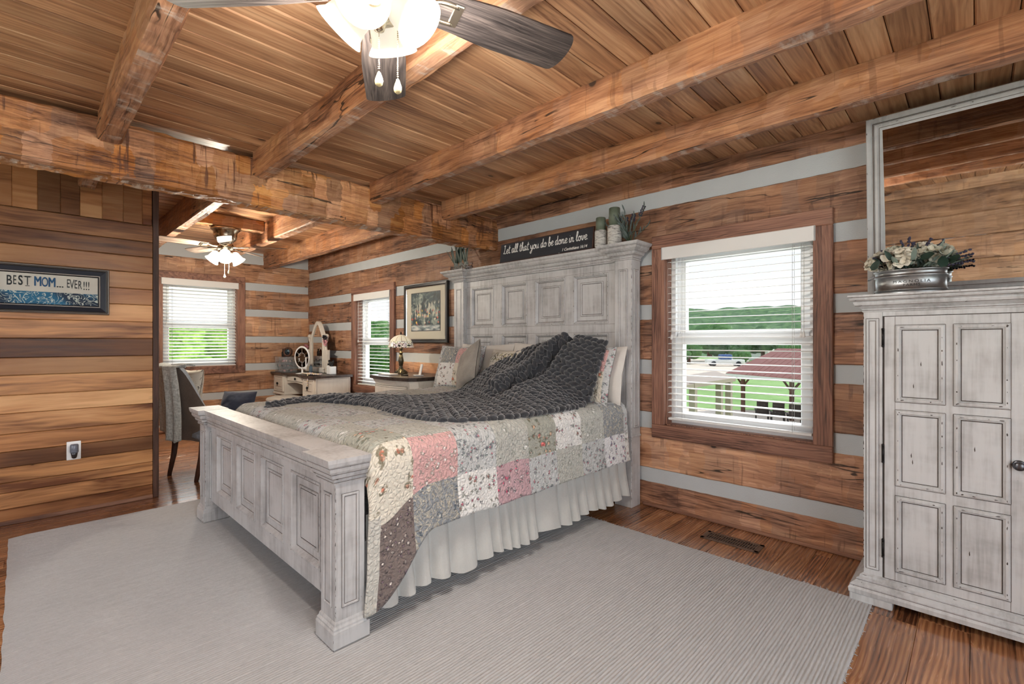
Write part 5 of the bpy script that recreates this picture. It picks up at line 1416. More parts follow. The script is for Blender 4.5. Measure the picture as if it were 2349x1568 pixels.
# oval make-up mirror
ex, ey, ez = -7.02, 2.86, .786
em = thing('makeup_mirror', 'oval swivel make-up mirror with white rim on the vanity', 'mirror', (ex, ey, ez))
g = G(); g.lathe([(.085,ez+.0),(.09,ez+.006),(.05,ez+.014),(.012,ez+.02),(.011,ez+.08)], ex, ey, 20); g.box(ex-.10, ex+.10, ey-.006, ey+.006, ez+.07, ez+.082)
for sx in (-1, 1): g.box(ex+sx*.125-.006, ex+sx*.125+.006, ey-.006, ey+.006, ez+.07, ez+.24)
g.box(ex-.13, ex+.13, ey-.006, ey+.006, ez+.066, ez+.078)
part(g, 'stand', M_WHITE, em)
g = G(); T = rotT((ex, ey, ez+.235), (92,0,34)); g.T = T @ Matrix.Diagonal((.78,1.08,1,1)); g.lathe([(.125,-.014),(.148,-.012),(.156,0),(.150,.012),(.136,.014),(.132,.008)], n=40); part(g, 'rim', M_WHITE, em)
g = G(); g.T = T @ Matrix.Diagonal((.78,1.08,1,1)); g.lathe([(.001,.009),(.134,.009)], n=40); part(g, 'glass', M_MIRROR, em)
g = G(); g.T = T @ Matrix.Diagonal((.78,1.08,1,1)); g.lathe([(.001,-.022),(.09,-.020),(.14,-.012)], n=40); part(g, 'back', M_BLKPL, em)
# brush pot, cloth, scrunchies, spray bottles
bx, by = -6.60, 3.10
bp = thing('brush_pot', 'white square pot with dark hair brushes at the right end of the vanity', 'pot', (bx, by, .786))
g = G(); g.box(bx-.055, bx+.055, by-.05, by+.05, .786, .90, 0, .008); part(g, 'pot', M_WHITE, bp)
for dx, dy, h, ln in ((-.03,.0,.07,.3),(.02,.01,.08,-.15),(.035,-.02,.06,-.4)):
    g = G(); g.tube([(bx+dx, by+dy, .895), (bx+dx-ln*.05, by+dy, .91+h*.6), (bx+dx-ln*.15, by+dy, .91+h)], [.010,.018,.014], 8); part(g, 'hair_brush', M_BLKPL, bp)
for i, (sx, sy, h, c, lab) in enumerate(((-6.86, 3.06, .12, M_ACR, 'small clear bottle before the right wing of the vanity mirror'), (-6.74, 3.12, .15, M_WHITE, 'slim white lotion bottle beside the brush pot'), (-7.20, 3.06, .13, plain('pale_blue_bottle', L((150,176,196)), .3), 'pale blue bottle before the glass of the vanity mirror'))):
    b = thing('bottle', lab, 'bottle', (sx, sy, .786)); g = G(); g.lathe([(.022,.787),(.024,.79),(.024,.786+h*.7),(.010,.786+h*.8),(.010,.786+h*.84)], sx, sy, 14); part(g, 'body', c, b)
    g = G(); g.lathe([(.013,.786+h*.84),(.013,.786+h)], sx, sy, 10); part(g, 'cap', M_CHROME if i != 1 else M_BLKPL, b)
def clothmat():
    n = N('patterned_scarf'); f = n.noise(n.tc(), 22, 2, .5, 1); n.P(Base_Color=n.ramp(f, [(.42, L((214,190,196))), (.5, L((238,226,150))), (.56, L((140,104,140))), (.62, L((230,222,226)))]), Roughness=.9); return n.m
M_SCARF = clothmat(); g = G()
g.grid(34, 12, lambda u, v: (-6.86+u*.40, 2.78+v*.13, .792+.030*abs(nz(u*7, v*4, 1))+.006), 0)
g.grid(6, 16, lambda u, v: (-6.60+u*.03, 2.785-.03-.024*0-.0*v, .80-.16*v), 0)
sc = solo(g, 'scarf', M_SCARF, 'crumpled pink and yellow scarf lying on the vanity edge', 'scarf', (-6.66, 2.84, .79))
md = sc.modifiers.new('t', 'SOLIDIFY'); md.thickness = .003
for i, (sx, sz, c, lab) in enumerate(((mc+.32, 1.30, plain('dark_scrunchie', L((40,36,44)), .9), 'dark hair scrunchie hung on the right scroll of the vanity mirror'), (mc+.335, 1.235, plain('rose_scrunchie', L((206,150,156)), .9), 'rose hair scrunchie hung on the right scroll of the vanity mirror'), (mc-.33, 1.16, plain('pink_scrunchie', L((176,116,124)), .9), 'pink hair scrunchie on the left wing of the vanity mirror'))):
    g = G(); g.tube([(sx+.035*math.cos(a*PI/10), y0-.022+.012*math.sin(a*1.9), sz+.035*math.sin(a*PI/10)) for a in range(20)], [.014+.006*math.sin(a*2.4) for a in range(20)], 8, 0, True, False, 1, True)
    solo(g, 'scrunchie', c, lab, 'hair scrunchie', (sx, y0-.02, sz))
# stool
st = thing('vanity_stool', 'round cushioned white stool tucked before the vanity', 'stool', (-7.16, 2.66, 0))
g = G(); g.lathe([(.0,.47),(.16,.468),(.225,.452),(.24,.43),(.235,.41)], -7.16, 2.66, 28); part(g, 'cushion', cloth('stool_cushion', L((198,190,180))), st)
g = G(); g.lathe([(.22,.408),(.235,.40),(.235,.35),(.22,.345)], -7.16, 2.66, 28); part(g, 'seat_frame', M_PAINTV, st)
for k in range(4):
    a = PI/4+k*PI/2; g = G(); g.tube([(-7.16+.19*math.cos(a), 2.66+.19*math.sin(a), .36), (-7.16+.21*math.cos(a), 2.66+.21*math.sin(a), .2), (-7.16+.19*math.cos(a), 2.66+.19*math.sin(a), 0)], [.026,.018,.014], 8); part(g, 'leg', M_PAINTV, st)

# ------------------------------------------------------------------ armchair with cardigan in the alcove
M_VEL = cloth('taupe_velvet', L((104,92,84)), .2, 300, .8, .15, sheen=.4)
M_INNER = cloth('blue_grey_tweed', L((128,136,146)), .3, 260)
ch = thing('armchair', 'taupe upholstered armchair with dark splayed legs seen from behind', 'armchair', (-5.33, 1.28, 0))
TC = Matrix.Translation((-5.285, 1.268, 0)) @ Matrix.Rotation(R(17), 4, 'Z')   # faces +y in its own frame
def shell(u, v, off):
    a = (u-.5)*2; th = a*R(98)
    rx, ry = .31-off, .27-off
    x = rx*math.sin(th); y = -ry*math.cos(th)+.0
    top = .55+.47*(1-sst(R(14), R(76), abs(th)))
    z = .36+(top-.36)*v
    y -= .07*v*max(0, math.cos(th))
    return (x*(1+.04*v), y, z)
g = G(); g.T = TC; g.grid(40, 12, lambda u, v: shell(u, v, 0), 0)
o = part(g, 'back_shell', M_VEL, ch)
g = G(); g.T = TC; g.grid(40, 12, lambda u, v: shell(u, v, .05), 0)
rim0 = [shell(k/40, 1, 0) for k in range(41)]; rim1 = [shell(k/40, 1, .05) for k in range(41)]
g.add([tuple(p) for p in rim0+rim1], [(k, k+1, 42+k, 41+k) for k in range(40)], 0, True)
part(g, 'back_lining', M_INNER, ch)
g = G(); g.T = TC; g.box(-.27, .27, -.24, .33, .34, .47, 0, .05); part(g, 'seat', M_INNER, ch)
for sx, sy, kx, ky in ((-1,-1,.0,-.06),(1,-1,.0,-.06),(-1,1,.02,.03),(1,1,.02,.03)):
    g = G(); g.T = TC; g.tube([(sx*.215, sy*.20+.02, .37), (sx*(.215+kx*.3), sy*.20+ky*.3+.02, .2), (sx*(.215+kx), sy*.20+ky+.02, 0)], [.028,.024,.018], 8); part(g, 'leg', W_DARK, ch)
M_SWEAT = cloth('grey_green_knit', L((186,192,190)), .35, 130, 1, 1.0, sheen=.3, amp=60)
g = G(); g.T = TC
def sweater(u, v, x0, x1, l, ph):
    x = x0+(x1-x0)*u; yb = -.31*math.cos(math.asin(max(-1, min(1, x/.32))))-.085
    top = 1.045
    if v < .18:
        t = v/.18; y = yb+.08-.10*t; z = top-.012*(2*t-1)**2
    else:
        t = (v-.18)/.82; y = yb-.022+.05*t-.012*math.sin(u*PI*3+ph)*(t**.5); z = top-.012-l*t+.012*math.sin(u*6+ph)*t
        x += .02*math.sin(t*3+ph)*t
    return (x, y-.01, z)
g.grid(34, 40, lambda u, v: sweater(u, v, -.20, .075, .60, 0), 0)
g.grid(14, 44, lambda u, v: tuple(Vector(sweater(u, v, .055, .175, .66, 1))+Vector((.035*math.sin(v*2.6), -.028, 0))), 0)
g.grid(24, 10, lambda u, v: tuple(Vector(sweater(u, .18*v, -.20, .20, .6, 0))+Vector((0, .02, .004+.012*math.sin(u*9)))), 0)
s_ = solo(g, 'cardigan', M_SWEAT, 'grey knitted cardigan hung over the back of the armchair', 'cardigan', tuple(TC @ Vector((0, -.3, 1.0))))
md = s_.modifiers.new('t', 'SOLIDIFY'); md.thickness = .016; md.offset = 1
def scriptmat():
    n = N('cream_script_print'); v = n.tc(); f = n.noise(n.mp(v, (40,40,26)), 1, 2, .5, 1.2); k = n.M('MULTIPLY', n.ss(f, .57, .61), n.ss(n.noise(v, 9, 1), .45, .5)); n.P(Base_Color=n.mix(k, L((216,210,196)), L((52,48,46))), Roughness=.9); return n.m
p = TC @ Vector((-.17, -.10, .78)); pillow('throw_pillow', 'cream cushion with dark script print on the armchair behind the cardigan', p, .42, .42, .12, (-8, 0, 17), scriptmat(), seed=8)
p = TC @ Vector((.15, .18, .62)); pillow('throw_pillow', 'dark denim cushion on the seat of the armchair', p, .34, .30, .12, (-22, 0, 40), cloth('dark_denim', L((64,70,86)), .25), seed=9)
# low iron footstool beyond the chair
fs = thing('footstool', 'low iron footstool with pale round top beyond the armchair', 'footstool', (-5.80, 1.62, 0))
g = G(); g.lathe([(.0,.37),(.22,.368),(.25,.355),(.25,.335),(.0,.33)], -5.80, 1.62, 30); part(g, 'top', M_PW, fs)
for k in range(4):
    a = k*PI/2+.5; c, s_ = math.cos(a), math.sin(a); g = G()
    g.tube(cat([(-5.80+c*.20, 1.62+s_*.20, .33), (-5.80+c*.16, 1.62+s_*.16, .22), (-5.80+c*.20, 1.62+s_*.20, .10), (-5.80+c*.28, 1.62+s_*.28, .03), (-5.80+c*.31, 1.62+s_*.31, .012)], 6), .012, 7); part(g, 'leg', M_BLACK, fs)
g = G(); g.tube([(-5.80+.235*math.cos(k*PI/16), 1.62+.235*math.sin(k*PI/16), .325) for k in range(32)], .010, 6, 0, True, False, 1, True); part(g, 'ring', M_BLACK, fs)
# ------------------------------------------------------------------ fans
M_FROST = emit('lit_frosted_glass', (1.0,.94,.80), .55)
M_FROST2 = emit('lit_frosted_glass_far', (1.0,.95,.82), 2.0)
def fan(name, label, hx, hy, zb, Rb, a0, wood_, zceil, shade_out, lights, zl, metal, pendant, blade_w, tiltd, shade_mat, zdrop=.064, sk=.075):
    f = thing(name, label, 'ceiling fan', (hx, hy, zceil))
    g = G(); g.lathe([(.02,zceil),(.135,zceil-.003),(.142,zceil-.02),(.135,zceil-.028),(.115,zceil-.045),(.112,zceil-.09),(.10,zceil-.13),(.06,zceil-.165),(.04,zb+.03),(.075,zb+.025),(.08,zb),(.075,zb-.03),(.03,zb-.045)], hx, hy, 36)
    part(g, 'motor', metal, f)
    for k in range(5):
        a = R(a0[k]); Tk = Matrix.Translation((hx, hy, zb)) @ Matrix.Rotation(a, 4, 'Z') @ Matrix.Rotation(R(tiltd), 4, 'X')
        g = G(); g.T = Tk; n_ = 16; w0 = blade_w
        out = []
        for i in range(n_+1):
            t = i/n_; out.append((.17+(Rb-.20)*t, w0*(.40+.10*sst(0, .5, t))))
        tip = [(Rb-.03+.03*math.cos(q), (w0*.5)*math.sin(q)) for q in [PI/2-PI*j/10 for j in range(11)]]
        poly = [(x, w) for x, w in out]+tip[1:-1]+[(x, -w) for x, w in out[::-1]]
        m = len(poly); V = [(x, y, -.003) for x, y in poly]+[(x, y, .003) for x, y in poly]
        g.add(V, [tuple(range(m)), tuple(range(2*m-1, m-1, -1))]+[((j+1) % m, j, m+j, m+(j+1) % m) for j in range(m)])
        # each blade lies along its own x: give it its own object frame for the grain
        bl = bpy.data.objects.new('blade', None)
        me_o = part(g, 'blade', wood_, f)
        inv = Matrix.Rotation(-a, 4, 'Z'); me_o.data.transform(Matrix.Translation((0,0,-(zb-zceil)))); me_o.data.transform(inv)
        me_o.matrix_local = Matrix.Translation((0,0,zb-zceil)) @ Matrix.Rotation(a, 4, 'Z')
        g = G(); g.T = Tk; g.box(.06, .13, -.018, .018, -.012, .0, 0, .003)
        g.tube(cat([(.12, 0, -.006), (.17, .030, -.006), (.23, .032, -.006)], 5), .007, 6); g.tube(cat([(.12, 0, -.006), (.17, -.030, -.006), (.23, -.032, -.006)], 5), .007, 6); g.box(.215, .245, -.04, .04, -.009, -.003, 0, .003)
        part(g, 'blade_bracket', metal, f)
    g = G(); g.lathe([(.03,zb-.04),(.06,zb-.05),(.065,zb-.07),(.045,zb-.09),(.02,zb-.10),(.014,zb-.12),(.001,zb-.125)], hx, hy, 24)
    for q in lights:
        a = R(q); g.tube(cat([(hx+.04*math.cos(a), hy+.04*math.sin(a), zb-.07), (hx+.07*math.cos(a), hy+.07*math.sin(a), zb-.062), (hx+.085*math.cos(a), hy+.085*math.sin(a), zb-.068)], 4), .010, 8)
    kit = part(g, 'light_kit', metal, f)
    for q in lights:
        a = R(q); Ts = Matrix.Translation((hx+sk*math.cos(a), hy+sk*math.sin(a), zb-zdrop)) @ Matrix.Rotation(a, 4, 'Z') @ Matrix.Rotation(R(180-shade_out), 4, 'Y')
        g = G(); g.T = Ts; g.lathe([(.024,0),(.040,.006),(.050,.022),(.054,.050),(.056,.078),(.060,.096),(.070,.110),(.073,.116),(.069,.115),(.058,.097),(.053,.075),(.050,.048),(.040,.018)], n=32, cap=False)
        sh = part(g, 'lamp_shade', shade_mat, kit)
        g = G(); g.T = Ts; g.ball((0,0,.062), .026, .026, .036, 12, 8); part(g, 'bulb', emit('fan_bulb', (1,.92,.75), 9), sh)
    for (dx, dy, l) in pendant:
        g = G(); zt = zb-.10
        for k in range(int(l/.0058)): g.ball((hx+dx, hy+dy, zt-k*.0058), .0023, nu=6, nv=4)
        pc_ = part(g, 'pull_chain', metal, kit)
        g = G(); zz = zt-l; g.lathe([(.001,zz+.004),(.004,zz),(.009,zz-.014),(.0115,zz-.024),(.010,zz-.033),(.004,zz-.038),(.001,zz-.039)], hx+dx, hy+dy, 14); part(g, 'pendant', plain('clear_pull', L((220,206,160)), .1, metal=.3), pc_)
    return f
cam_ang = lambda deg: deg+math.degrees(math.atan2(RV[1], RV[0]))   # angle measured from the camera's right-hand side
fan('ceiling_fan', 'dark-bladed ceiling fan with four lit glass shades near the camera', -1.200, .702, 2.243, .64, [cam_ang(q) for q in (29.5, 103, 177.5, 248, 320)], W_BLADE, 2.512, 42, [cam_ang(q) for q in (85, 175, 265, 355)], 0, M_NICKEL, [(0.005*RV[0]-.02*FV[0], .005*RV[1]-.02*FV[1], .150), (.052*RV[0], .052*RV[1], .160)], .156, -12, M_FROST, .026, .04)
fan('ceiling_fan', 'small pale-bladed ceiling fan with lit tulip shades in the alcove', -5.86, 1.56, 2.285, .62, [cam_ang(12+72*q) for q in range(5)], W_BLADE2, 2.486, 42, [cam_ang(q) for q in (60, 180, 300)], 0, M_NICKEL, [(-.03, 0, .20), (.06, .02, .16)], .13, 12, M_FROST2)

# ------------------------------------------------------------------ things on the headboard
CR = 1.988
def strokes():
    A = {}
    A['L'] = [[(.06,.90),(.20,1.0),(.32,.94)],[(.20,.98),(.19,.6),(.14,.22),(.06,.06),(.02,.12),(.12,.12),(.28,.02),(.44,.12)]]
    A['e'] = [[(.02,.20),(.22,.30),(.28,.44),(.18,.52),(.06,.36),(.06,.14),(.18,.02),(.34,.14)]]
    A['t'] = [[(.16,.92),(.12,.5),(.10,.14),(.18,.02),(.30,.12)],[(.00,.62),(.30,.66)]]
    A['a'] = [[(.30,.44),(.16,.52),(.04,.34),(.06,.08),(.18,.04),(.30,.40),(.30,.48),(.28,.14),(.36,.04),(.44,.14)]]
    A['l'] = [[(.02,.16),(.18,.60),(.22,.94),(.14,1.0),(.08,.7),(.08,.2),(.16,.02),(.28,.14)]]
    A['h'] = [[(.02,.2),(.18,.66),(.20,.96),(.12,.98),(.08,.6),(.06,.02)],[(.06,.2),(.18,.48),(.28,.44),(.27,.12),(.34,.02),(.44,.14)]]
    A['y'] = [[(.02,.50),(.06,.18),(.16,.08),(.28,.24),(.32,.50)],[(.32,.50),(.26,-.10),(.14,-.42),(.02,-.34),(.14,-.14),(.44,.12)]]
    A['o'] = [[(.20,.50),(.06,.38),(.06,.10),(.20,.02),(.32,.18),(.28,.44),(.18,.50),(.24,.38),(.42,.42)]]
    A['u'] = [[(.02,.48),(.04,.14),(.14,.02),(.26,.20),(.30,.50)],[(.30,.50),(.29,.12),(.36,.03),(.46,.14)]]
    A['d'] = [[(.28,.44),(.16,.50),(.04,.32),(.06,.06),(.18,.04),(.28,.36),(.32,.96)],[(.32,.96),(.29,.3),(.34,.03),(.46,.14)]]
    A['b'] = [[(.02,.2),(.16,.62),(.18,.96),(.11,.98),(.07,.5),(.07,.06),(.20,.02),(.30,.20),(.22,.42),(.12,.36),(.24,.36),(.40,.40)]]
    A['n'] = [[(.02,.46),(.08,.48),(.06,.02)],[(.06,.22),(.18,.48),(.28,.44),(.27,.12),(.34,.02),(.44,.14)]]
    A['i'] = [[(.06,.48),(.05,.12),(.12,.02),(.22,.12)],[(.09,.68),(.10,.71)]]
    A['v'] = [[(.0,.44),(.08,.48),(.10,.12),(.16,.03),(.28,.26),(.28,.48),(.38,.42)]]
    A['.'] = [[(.06,.02),(.07,.05)]]
    return A
AD = dict(L=.46, e=.33, t=.29, a=.43, l=.27, h=.43, y=.42, o=.40, u=.44, d=.44, b=.38, n=.43, i=.20, v=.38)
AD['.'] = .15; AD[' '] = .22
sg = thing('wooden_sign', 'black wooden sign with white script leaning on the headboard', 'sign', (-2.70, 3.17, CR))
TS = Matrix.Translation((0, 3.166, CR+.001)) @ Matrix.Rotation(R(-7), 4, 'X')
W_SIGN = wood('sign_edge_wood', 0, L((44,22,16)), L((82,44,32)), L((110,64,46)), knots=0, tint=0)
n = N('chalky_black_board'); v = n.tc(); f = n.noise(n.mp(v, (3,10,26)), 1, 4, .6); w = n.ss(n.noise(n.mp(v, (9,9,30)), 1, 3, .7), .72, .76)
n.P(Base_Color=n.mix(w, n.mix(f, L((22,24,30)), L((58,60,68))), L((190,188,184))), Roughness=.75); M_SIGNB = n.m
g = G(); g.T = TS; x0, x1, h = -3.238, -2.180, .186
g.box(x0, x1, 0, .018, 0, h, 0, .002); part(g, 'board', W_SIGN, sg)
g = G(); g.T = TS; g.box(x0+.008, x1-.008, -.001, .001, .008, h-.008); part(g, 'painted_face', M_SIGNB, sg)
M_LETTER = plain('white_sign_lettering', L((236,234,230)), .8)
g = G(); g.T = TS; SK = strokes(); txt = 'Let all that you do be done in love.'
tot = sum(AD[c] for c in txt); sc_ = .965/tot; hx_ = .082
px = x0+.045; bz = .083
for c in txt:
    if c in SK:
        for st_ in SK[c]:
            pts = cat([(px+p[0]*sc_, -.0016, bz+p[1]*hx_+.0) for p in st_], 5)
            g.tube(pts, [.0026+.0014*abs(math.sin(i*.5)) for i in range(len(pts))], 6, 0, True, True, .3 if False else 1)
    px += AD[c]*sc_
text_geo(g, '1 Corinthians 16:14', .034, TS @ Matrix.Translation((x1-.185, -.0022, .030)) @ Matrix.Rotation(R(90), 4, 'X'), 0, .0005, .0004, .95, .25)
lo = part(g, 'lettering', M_LETTER, sg)
for v in lo.data.vertices: pass
# candles in birch-textured holders
n = N('whitewashed_bark'); v = n.tc(); f = n.noise(n.mp(v, (26,26,90)), 1, 4, .65); n.P(Base_Color=n.ramp(f, [(.34, L((86,84,84))), (.46, L((182,180,176))), (.7, L((222,220,214)))]), Roughness=.9, Normal=n.bump(f, .5, .004)); M_BARK = n.m
M_CAN = plain('sage_green_wax', L((98,108,92)), .5, var=.15, vs=14, Subsurface_Weight=.0)
for i, (x, r, zh, zc_, cr, lab) in enumerate(((-2.110,.048,.132,.232,.038,'shorter'), (-1.986,.054,.148,.285,.042,'taller'))):
    y = 3.175
    g = G(); z0 = CR+.0005; g.lathe([(r*.94,z0),(r,z0+.006),(r,z0+zh-.01),(r*.92,z0+zh),(r*.6,z0+zh)], x, y, 26); solo(g, 'candle_holder', M_BARK, 'whitewashed bark candle holder under the %s green candle' % lab, 'candle holder', (x, y, z0), 'candle holders on the headboard')
    c_ = thing('candle', '%s green pillar candle on the headboard beside the sign' % lab, 'candle', (x, y, z0+zh), 'pillar candles on the headboard')
    g = G(); g.lathe([(cr,z0+zh+.0005),(cr,z0+zc_-.003),(cr-.003,z0+zc_),(cr*.6,z0+zc_-.004),(.001,z0+zc_-.006)], x, y, 26); part(g, 'wax', M_CAN, c_)
    g = G(); g.tube([(x, y, z0+zc_-.006), (x+.001, y, z0+zc_+.008)], .0012, 5); part(g, 'wick', M_BLKPL, c_)
# dried lavender bunch
random.seed(21)
lv = thing('lavender_bunch', 'bunch of dried lavender and leaves on the right corner of the headboard', 'dried flowers', (-1.875, 3.20, CR))
g = G(); g2 = G()
for i in range(26):
    b0 = Vector((-1.87+random.uniform(-.012,.012), 3.20+random.uniform(-.01,.01), CR+.002)); a = random.uniform(-.75,.75) if i < 18 else random.uniform(-.6,-.2)
    l = random.uniform(.16,.30); d = Vector((math.sin(a), random.uniform(-.25,.1), math.cos(a)))
    bend = Vector((math.copysign(.06, a)*abs(a), -.01, -.02)); P_ = [b0+d*l*t+bend*t*t for t in (0,.25,.5,.75,1)]
    g.tube(P_, .0016, 4, 0)
    if i % 3 == 0:
        for k in range(10):
            p = P_[3].lerp(P_[4], k/9); g2.ball(p+Vector((random.uniform(-.005,.005), random.uniform(-.005,.005), 0)), .0058, nu=6, nv=4, m=1)
    else:
        for k in range(7):
            p = P_[1].lerp(P_[4], k/6); petal(g2, p, d+Vector((random.uniform(-1,1), random.uniform(-.6,.3), random.uniform(-.2,.6)))*.8, (0,-1,.2), random.uniform(.03,.055), .011, 0, .05)
part(g, 'stems', M_STEM, lv); part(g2, 'leaves_and_buds', [plain('dried_leaf', L((88,100,98)), .8, var=.3, vs=30), M_LAV], lv)
# three bud vases in a wire tray
tr = thing('bud_vase_tray', 'metal tray of three glass bud vases with green leaves on the headboard', 'vase tray', (-3.80, 3.168, CR))
g = G(); z0 = CR+.0005; g.box(-3.925, -3.675, 3.128, 3.208, z0, z0+.004)
for a, b in (((-3.925,3.128),(-3.675,3.128)),((-3.925,3.208),(-3.675,3.208)),((-3.925,3.128),(-3.925,3.208)),((-3.675,3.128),(-3.675,3.208))):
    g.tube([(*a, z0+.034), (*b, z0+.034)], .0025, 5)
    for k in range(9):
        p = Vector((*a, z0)).lerp(Vector((*b, z0)), k/8); g.tube([p, p+Vector((0,0,.034))], .0022, 4); g.ball(p+Vector((0,0,.018)), .006, nu=6, nv=4)
for sx in (-1, 1): g.tube(cat([(-3.80+sx*.125, 3.145, z0+.034), (-3.80+sx*.165, 3.155, z0+.05), (-3.80+sx*.165, 3.18, z0+.05), (-3.80+sx*.125, 3.19, z0+.034)], 4), .004, 6)
part(g, 'tray', M_CHROME, tr)
M_JAR = plain('jar_glass', L((190,196,188)), .06, var=.05); M_JAR.node_tree.nodes['Principled BSDF'].inputs['Alpha'].default_value = .45
random.seed(4)
for i, x in enumerate((-3.88, -3.80, -3.72)):
    vs_ = thing('bud_vase', 'small glass bud vase with upright leaves, %s of the three in the tray' % ('left', 'middle', 'right')[i], 'vase', (x, 3.168, z0+.005), 'bud vases in the metal tray')
    z = z0+.0045
    g = G(); g.lathe([(.026,z),(.029,z+.004),(.029,z+.045),(.022,z+.056),(.020,z+.066),(.024,z+.070)], x, 3.168, 20, cap=False); g.lathe([(.001,z),(.026,z)], x, 3.168, 20); part(g, 'jar', M_JAR, vs_)
    g = G()
    for k in range(7):
        a = random.uniform(-.45,.30); petal(g, (x+random.uniform(-.008,.008), 3.168+random.uniform(-.008,.008), z+.03), (math.sin(a), random.uniform(-.2,.1), math.cos(a)), (0,-1,0), random.uniform(.19,.25), .030, 0, random.uniform(-.15,.1))
    if i == 0: petal(g, (x, 3.168, z+.03), (-.62, -.05, .8), (0,-1,0), .24, .013, 0, 0)
    part(g, 'leaves', M_DKLEAF, vs_)

# ------------------------------------------------------------------ picture and outlet on the partition, vent, rug
bm = thing('framed_print', 'black framed print with best mom ever lettering on the board partition', 'picture', (XP, .15, 1.62))
TPW = Matrix(((0,-1,0,XP),(1,0,0,0),(0,0,1,0),(0,0,0,1)))
y0_, y1_, z0_, z1_ = -.165, .474, 1.452, 1.792
g = G(); g.T = TPW
g.frame(y0_, y1_, z0_, z1_, [(0,-.001),(0,-.026),(.004,-.032),(.010,-.030),(.013,-.026),(.017,-.028),(.022,-.024),(.050,-.014),(.052,-.017),(.058,-.017),(.064,-.010),(.066,-.006)], [0,1,1,0,1,0,2,0,1,0,0]); g.box(y0_+.03, y1_-.03, -.006, -.001, z0_+.03, z1_-.03)
part(g, 'frame', [M_BLKPL, plain('dull_silver_edge', L((128,122,116)), .5, metal=.7), plain('blue_black_frame', L((30,36,48)), .35)], bm)
g = G(); g.T = TPW; g.box(y0_+.064, y1_-.064, -.0075, -.006, z0_+.15, z1_-.064); part(g, 'print', plain('pale_canvas', L((204,202,192)), .9, bump=.2, bs=700), bm)
n = N('blue_scroll_band'); v = n.tc(); f = n.noise(v, 17, 2, .4, 2.2); l = n.ss(n.M('ABSOLUTE', n.M('SUBTRACT', f, .5)), .012, .035, 1, 0); f2 = n.noise(v, 4, 1)
n.P(Base_Color=n.mix(l, n.mix(n.ss(f2, .4, .6), L((28,48,70)), L((30,104,140))), L((196,206,198))), Roughness=.7)
g = G(); g.T = TPW; g.box(y0_+.064, y1_-.064, -.0085, -.006, z0_+.064, z0_+.15); g.box(y0_+.064, y1_-.064, -.009, -.006, z0_+.147, z0_+.151); part(g, 'scroll_band', n.m, bm)
M_INK = plain('dark_ink', L((44,50,52)), .8); M_INKB = plain('blue_ink', L((40,84,122)), .8)
g = G(); RX = Matrix.Rotation(R(90), 4, 'X'); zt = 1.672
def put(s, x, size, m, bold, z=zt, sp=1.0): text_geo(g, s, size, TPW @ Matrix.Translation((x, -.0082, z)) @ RX, m, .0005, bold, sp)
def put(s, x, size, m, bold, z=zt, wx=1.0, sp=1.0, dy=0): text_geo(g, s, size, TPW @ Matrix.Translation((x, -.0082-dy, z)) @ RX @ Matrix.Diagonal((wx,1,1,1)), m, .0005, bold, sp)
put('B', -.050, .094, 0, .0012, zt-.003, .55); put('E', -.024, .088, 0, .0004, zt, .42); put('S', .004, .092, 0, .0022, zt, .55); put('T', .038, .090, 0, .0008, zt, .52)
[put('M', .089+d, .098, 1, 0, zt, .52, 1, .0004+d*.15) for d in (-.0018, 0, .0018)]; put('O', .125, .094, 1, .0014, zt-.002, .46); [put('M', .161+d, .098, 1, 0, zt-.002, .52, 1, .0004+d*.15) for d in (-.0018, 0, .0018)]
put('...', .203, .060, 0, .0012, zt-.012, 1.0); put('E', .246, .088, 0, .0002, zt-.002, .42); put('V', .266, .098, 0, .0002, zt-.006, .42); put('E', .287, .088, 0, .0002, zt-.005, .42); put('R', .309, .088, 0, .0002, zt-.008, .42); put('!!!', .345, .088, 0, .0004, zt-.012, .55)
# serifs on the hand-drawn capitals
g.T = TPW
for x, w in ((.038,.040),(.038,.022)):
    zz = zt+.031 if w > .03 else zt-.033
    g.box(x-w/2, x+w/2, -.0088, -.0080, zz-.002, zz+.002, 0)
part(g, 'lettering', [M_INK, M_INKB], bm)
ot = thing('outlet_plate', 'white outlet plate low on the board partition', 'outlet', (XP, .276, .453))
g = G(); g.T = TPW; g.box(.237, .315, -.006, .0, .388, .522, 0, .003); g.box(.258, .294, -.008, -.005, .40, .44, 0, .002); part(g, 'plate', M_WHITE, ot)
nl = thing('wall_mounted_night_light', 'small glass night light plugged into the outlet plate', 'night light', (XP+.01, .277, .43))
g = G(); g.T = TPW; g.lathe([(.022,.445),(.024,.45),(.024,.498),(.020,.506),(.0,.507)], .277, -.036, 16); part(g, 'shade', plain('dark_frosted_glass', L((120,126,140)), .15, var=.4, vs=60), nl)
g = G(); g.T = TPW; g.lathe([(.008,.402),(.014,.408),(.018,.43),(.021,.445)], .277, -.032, 14); g.box(.262, .292, -.03, -.0085, .42, .45, 0, .004); part(g, 'base', M_PEWTER, nl)
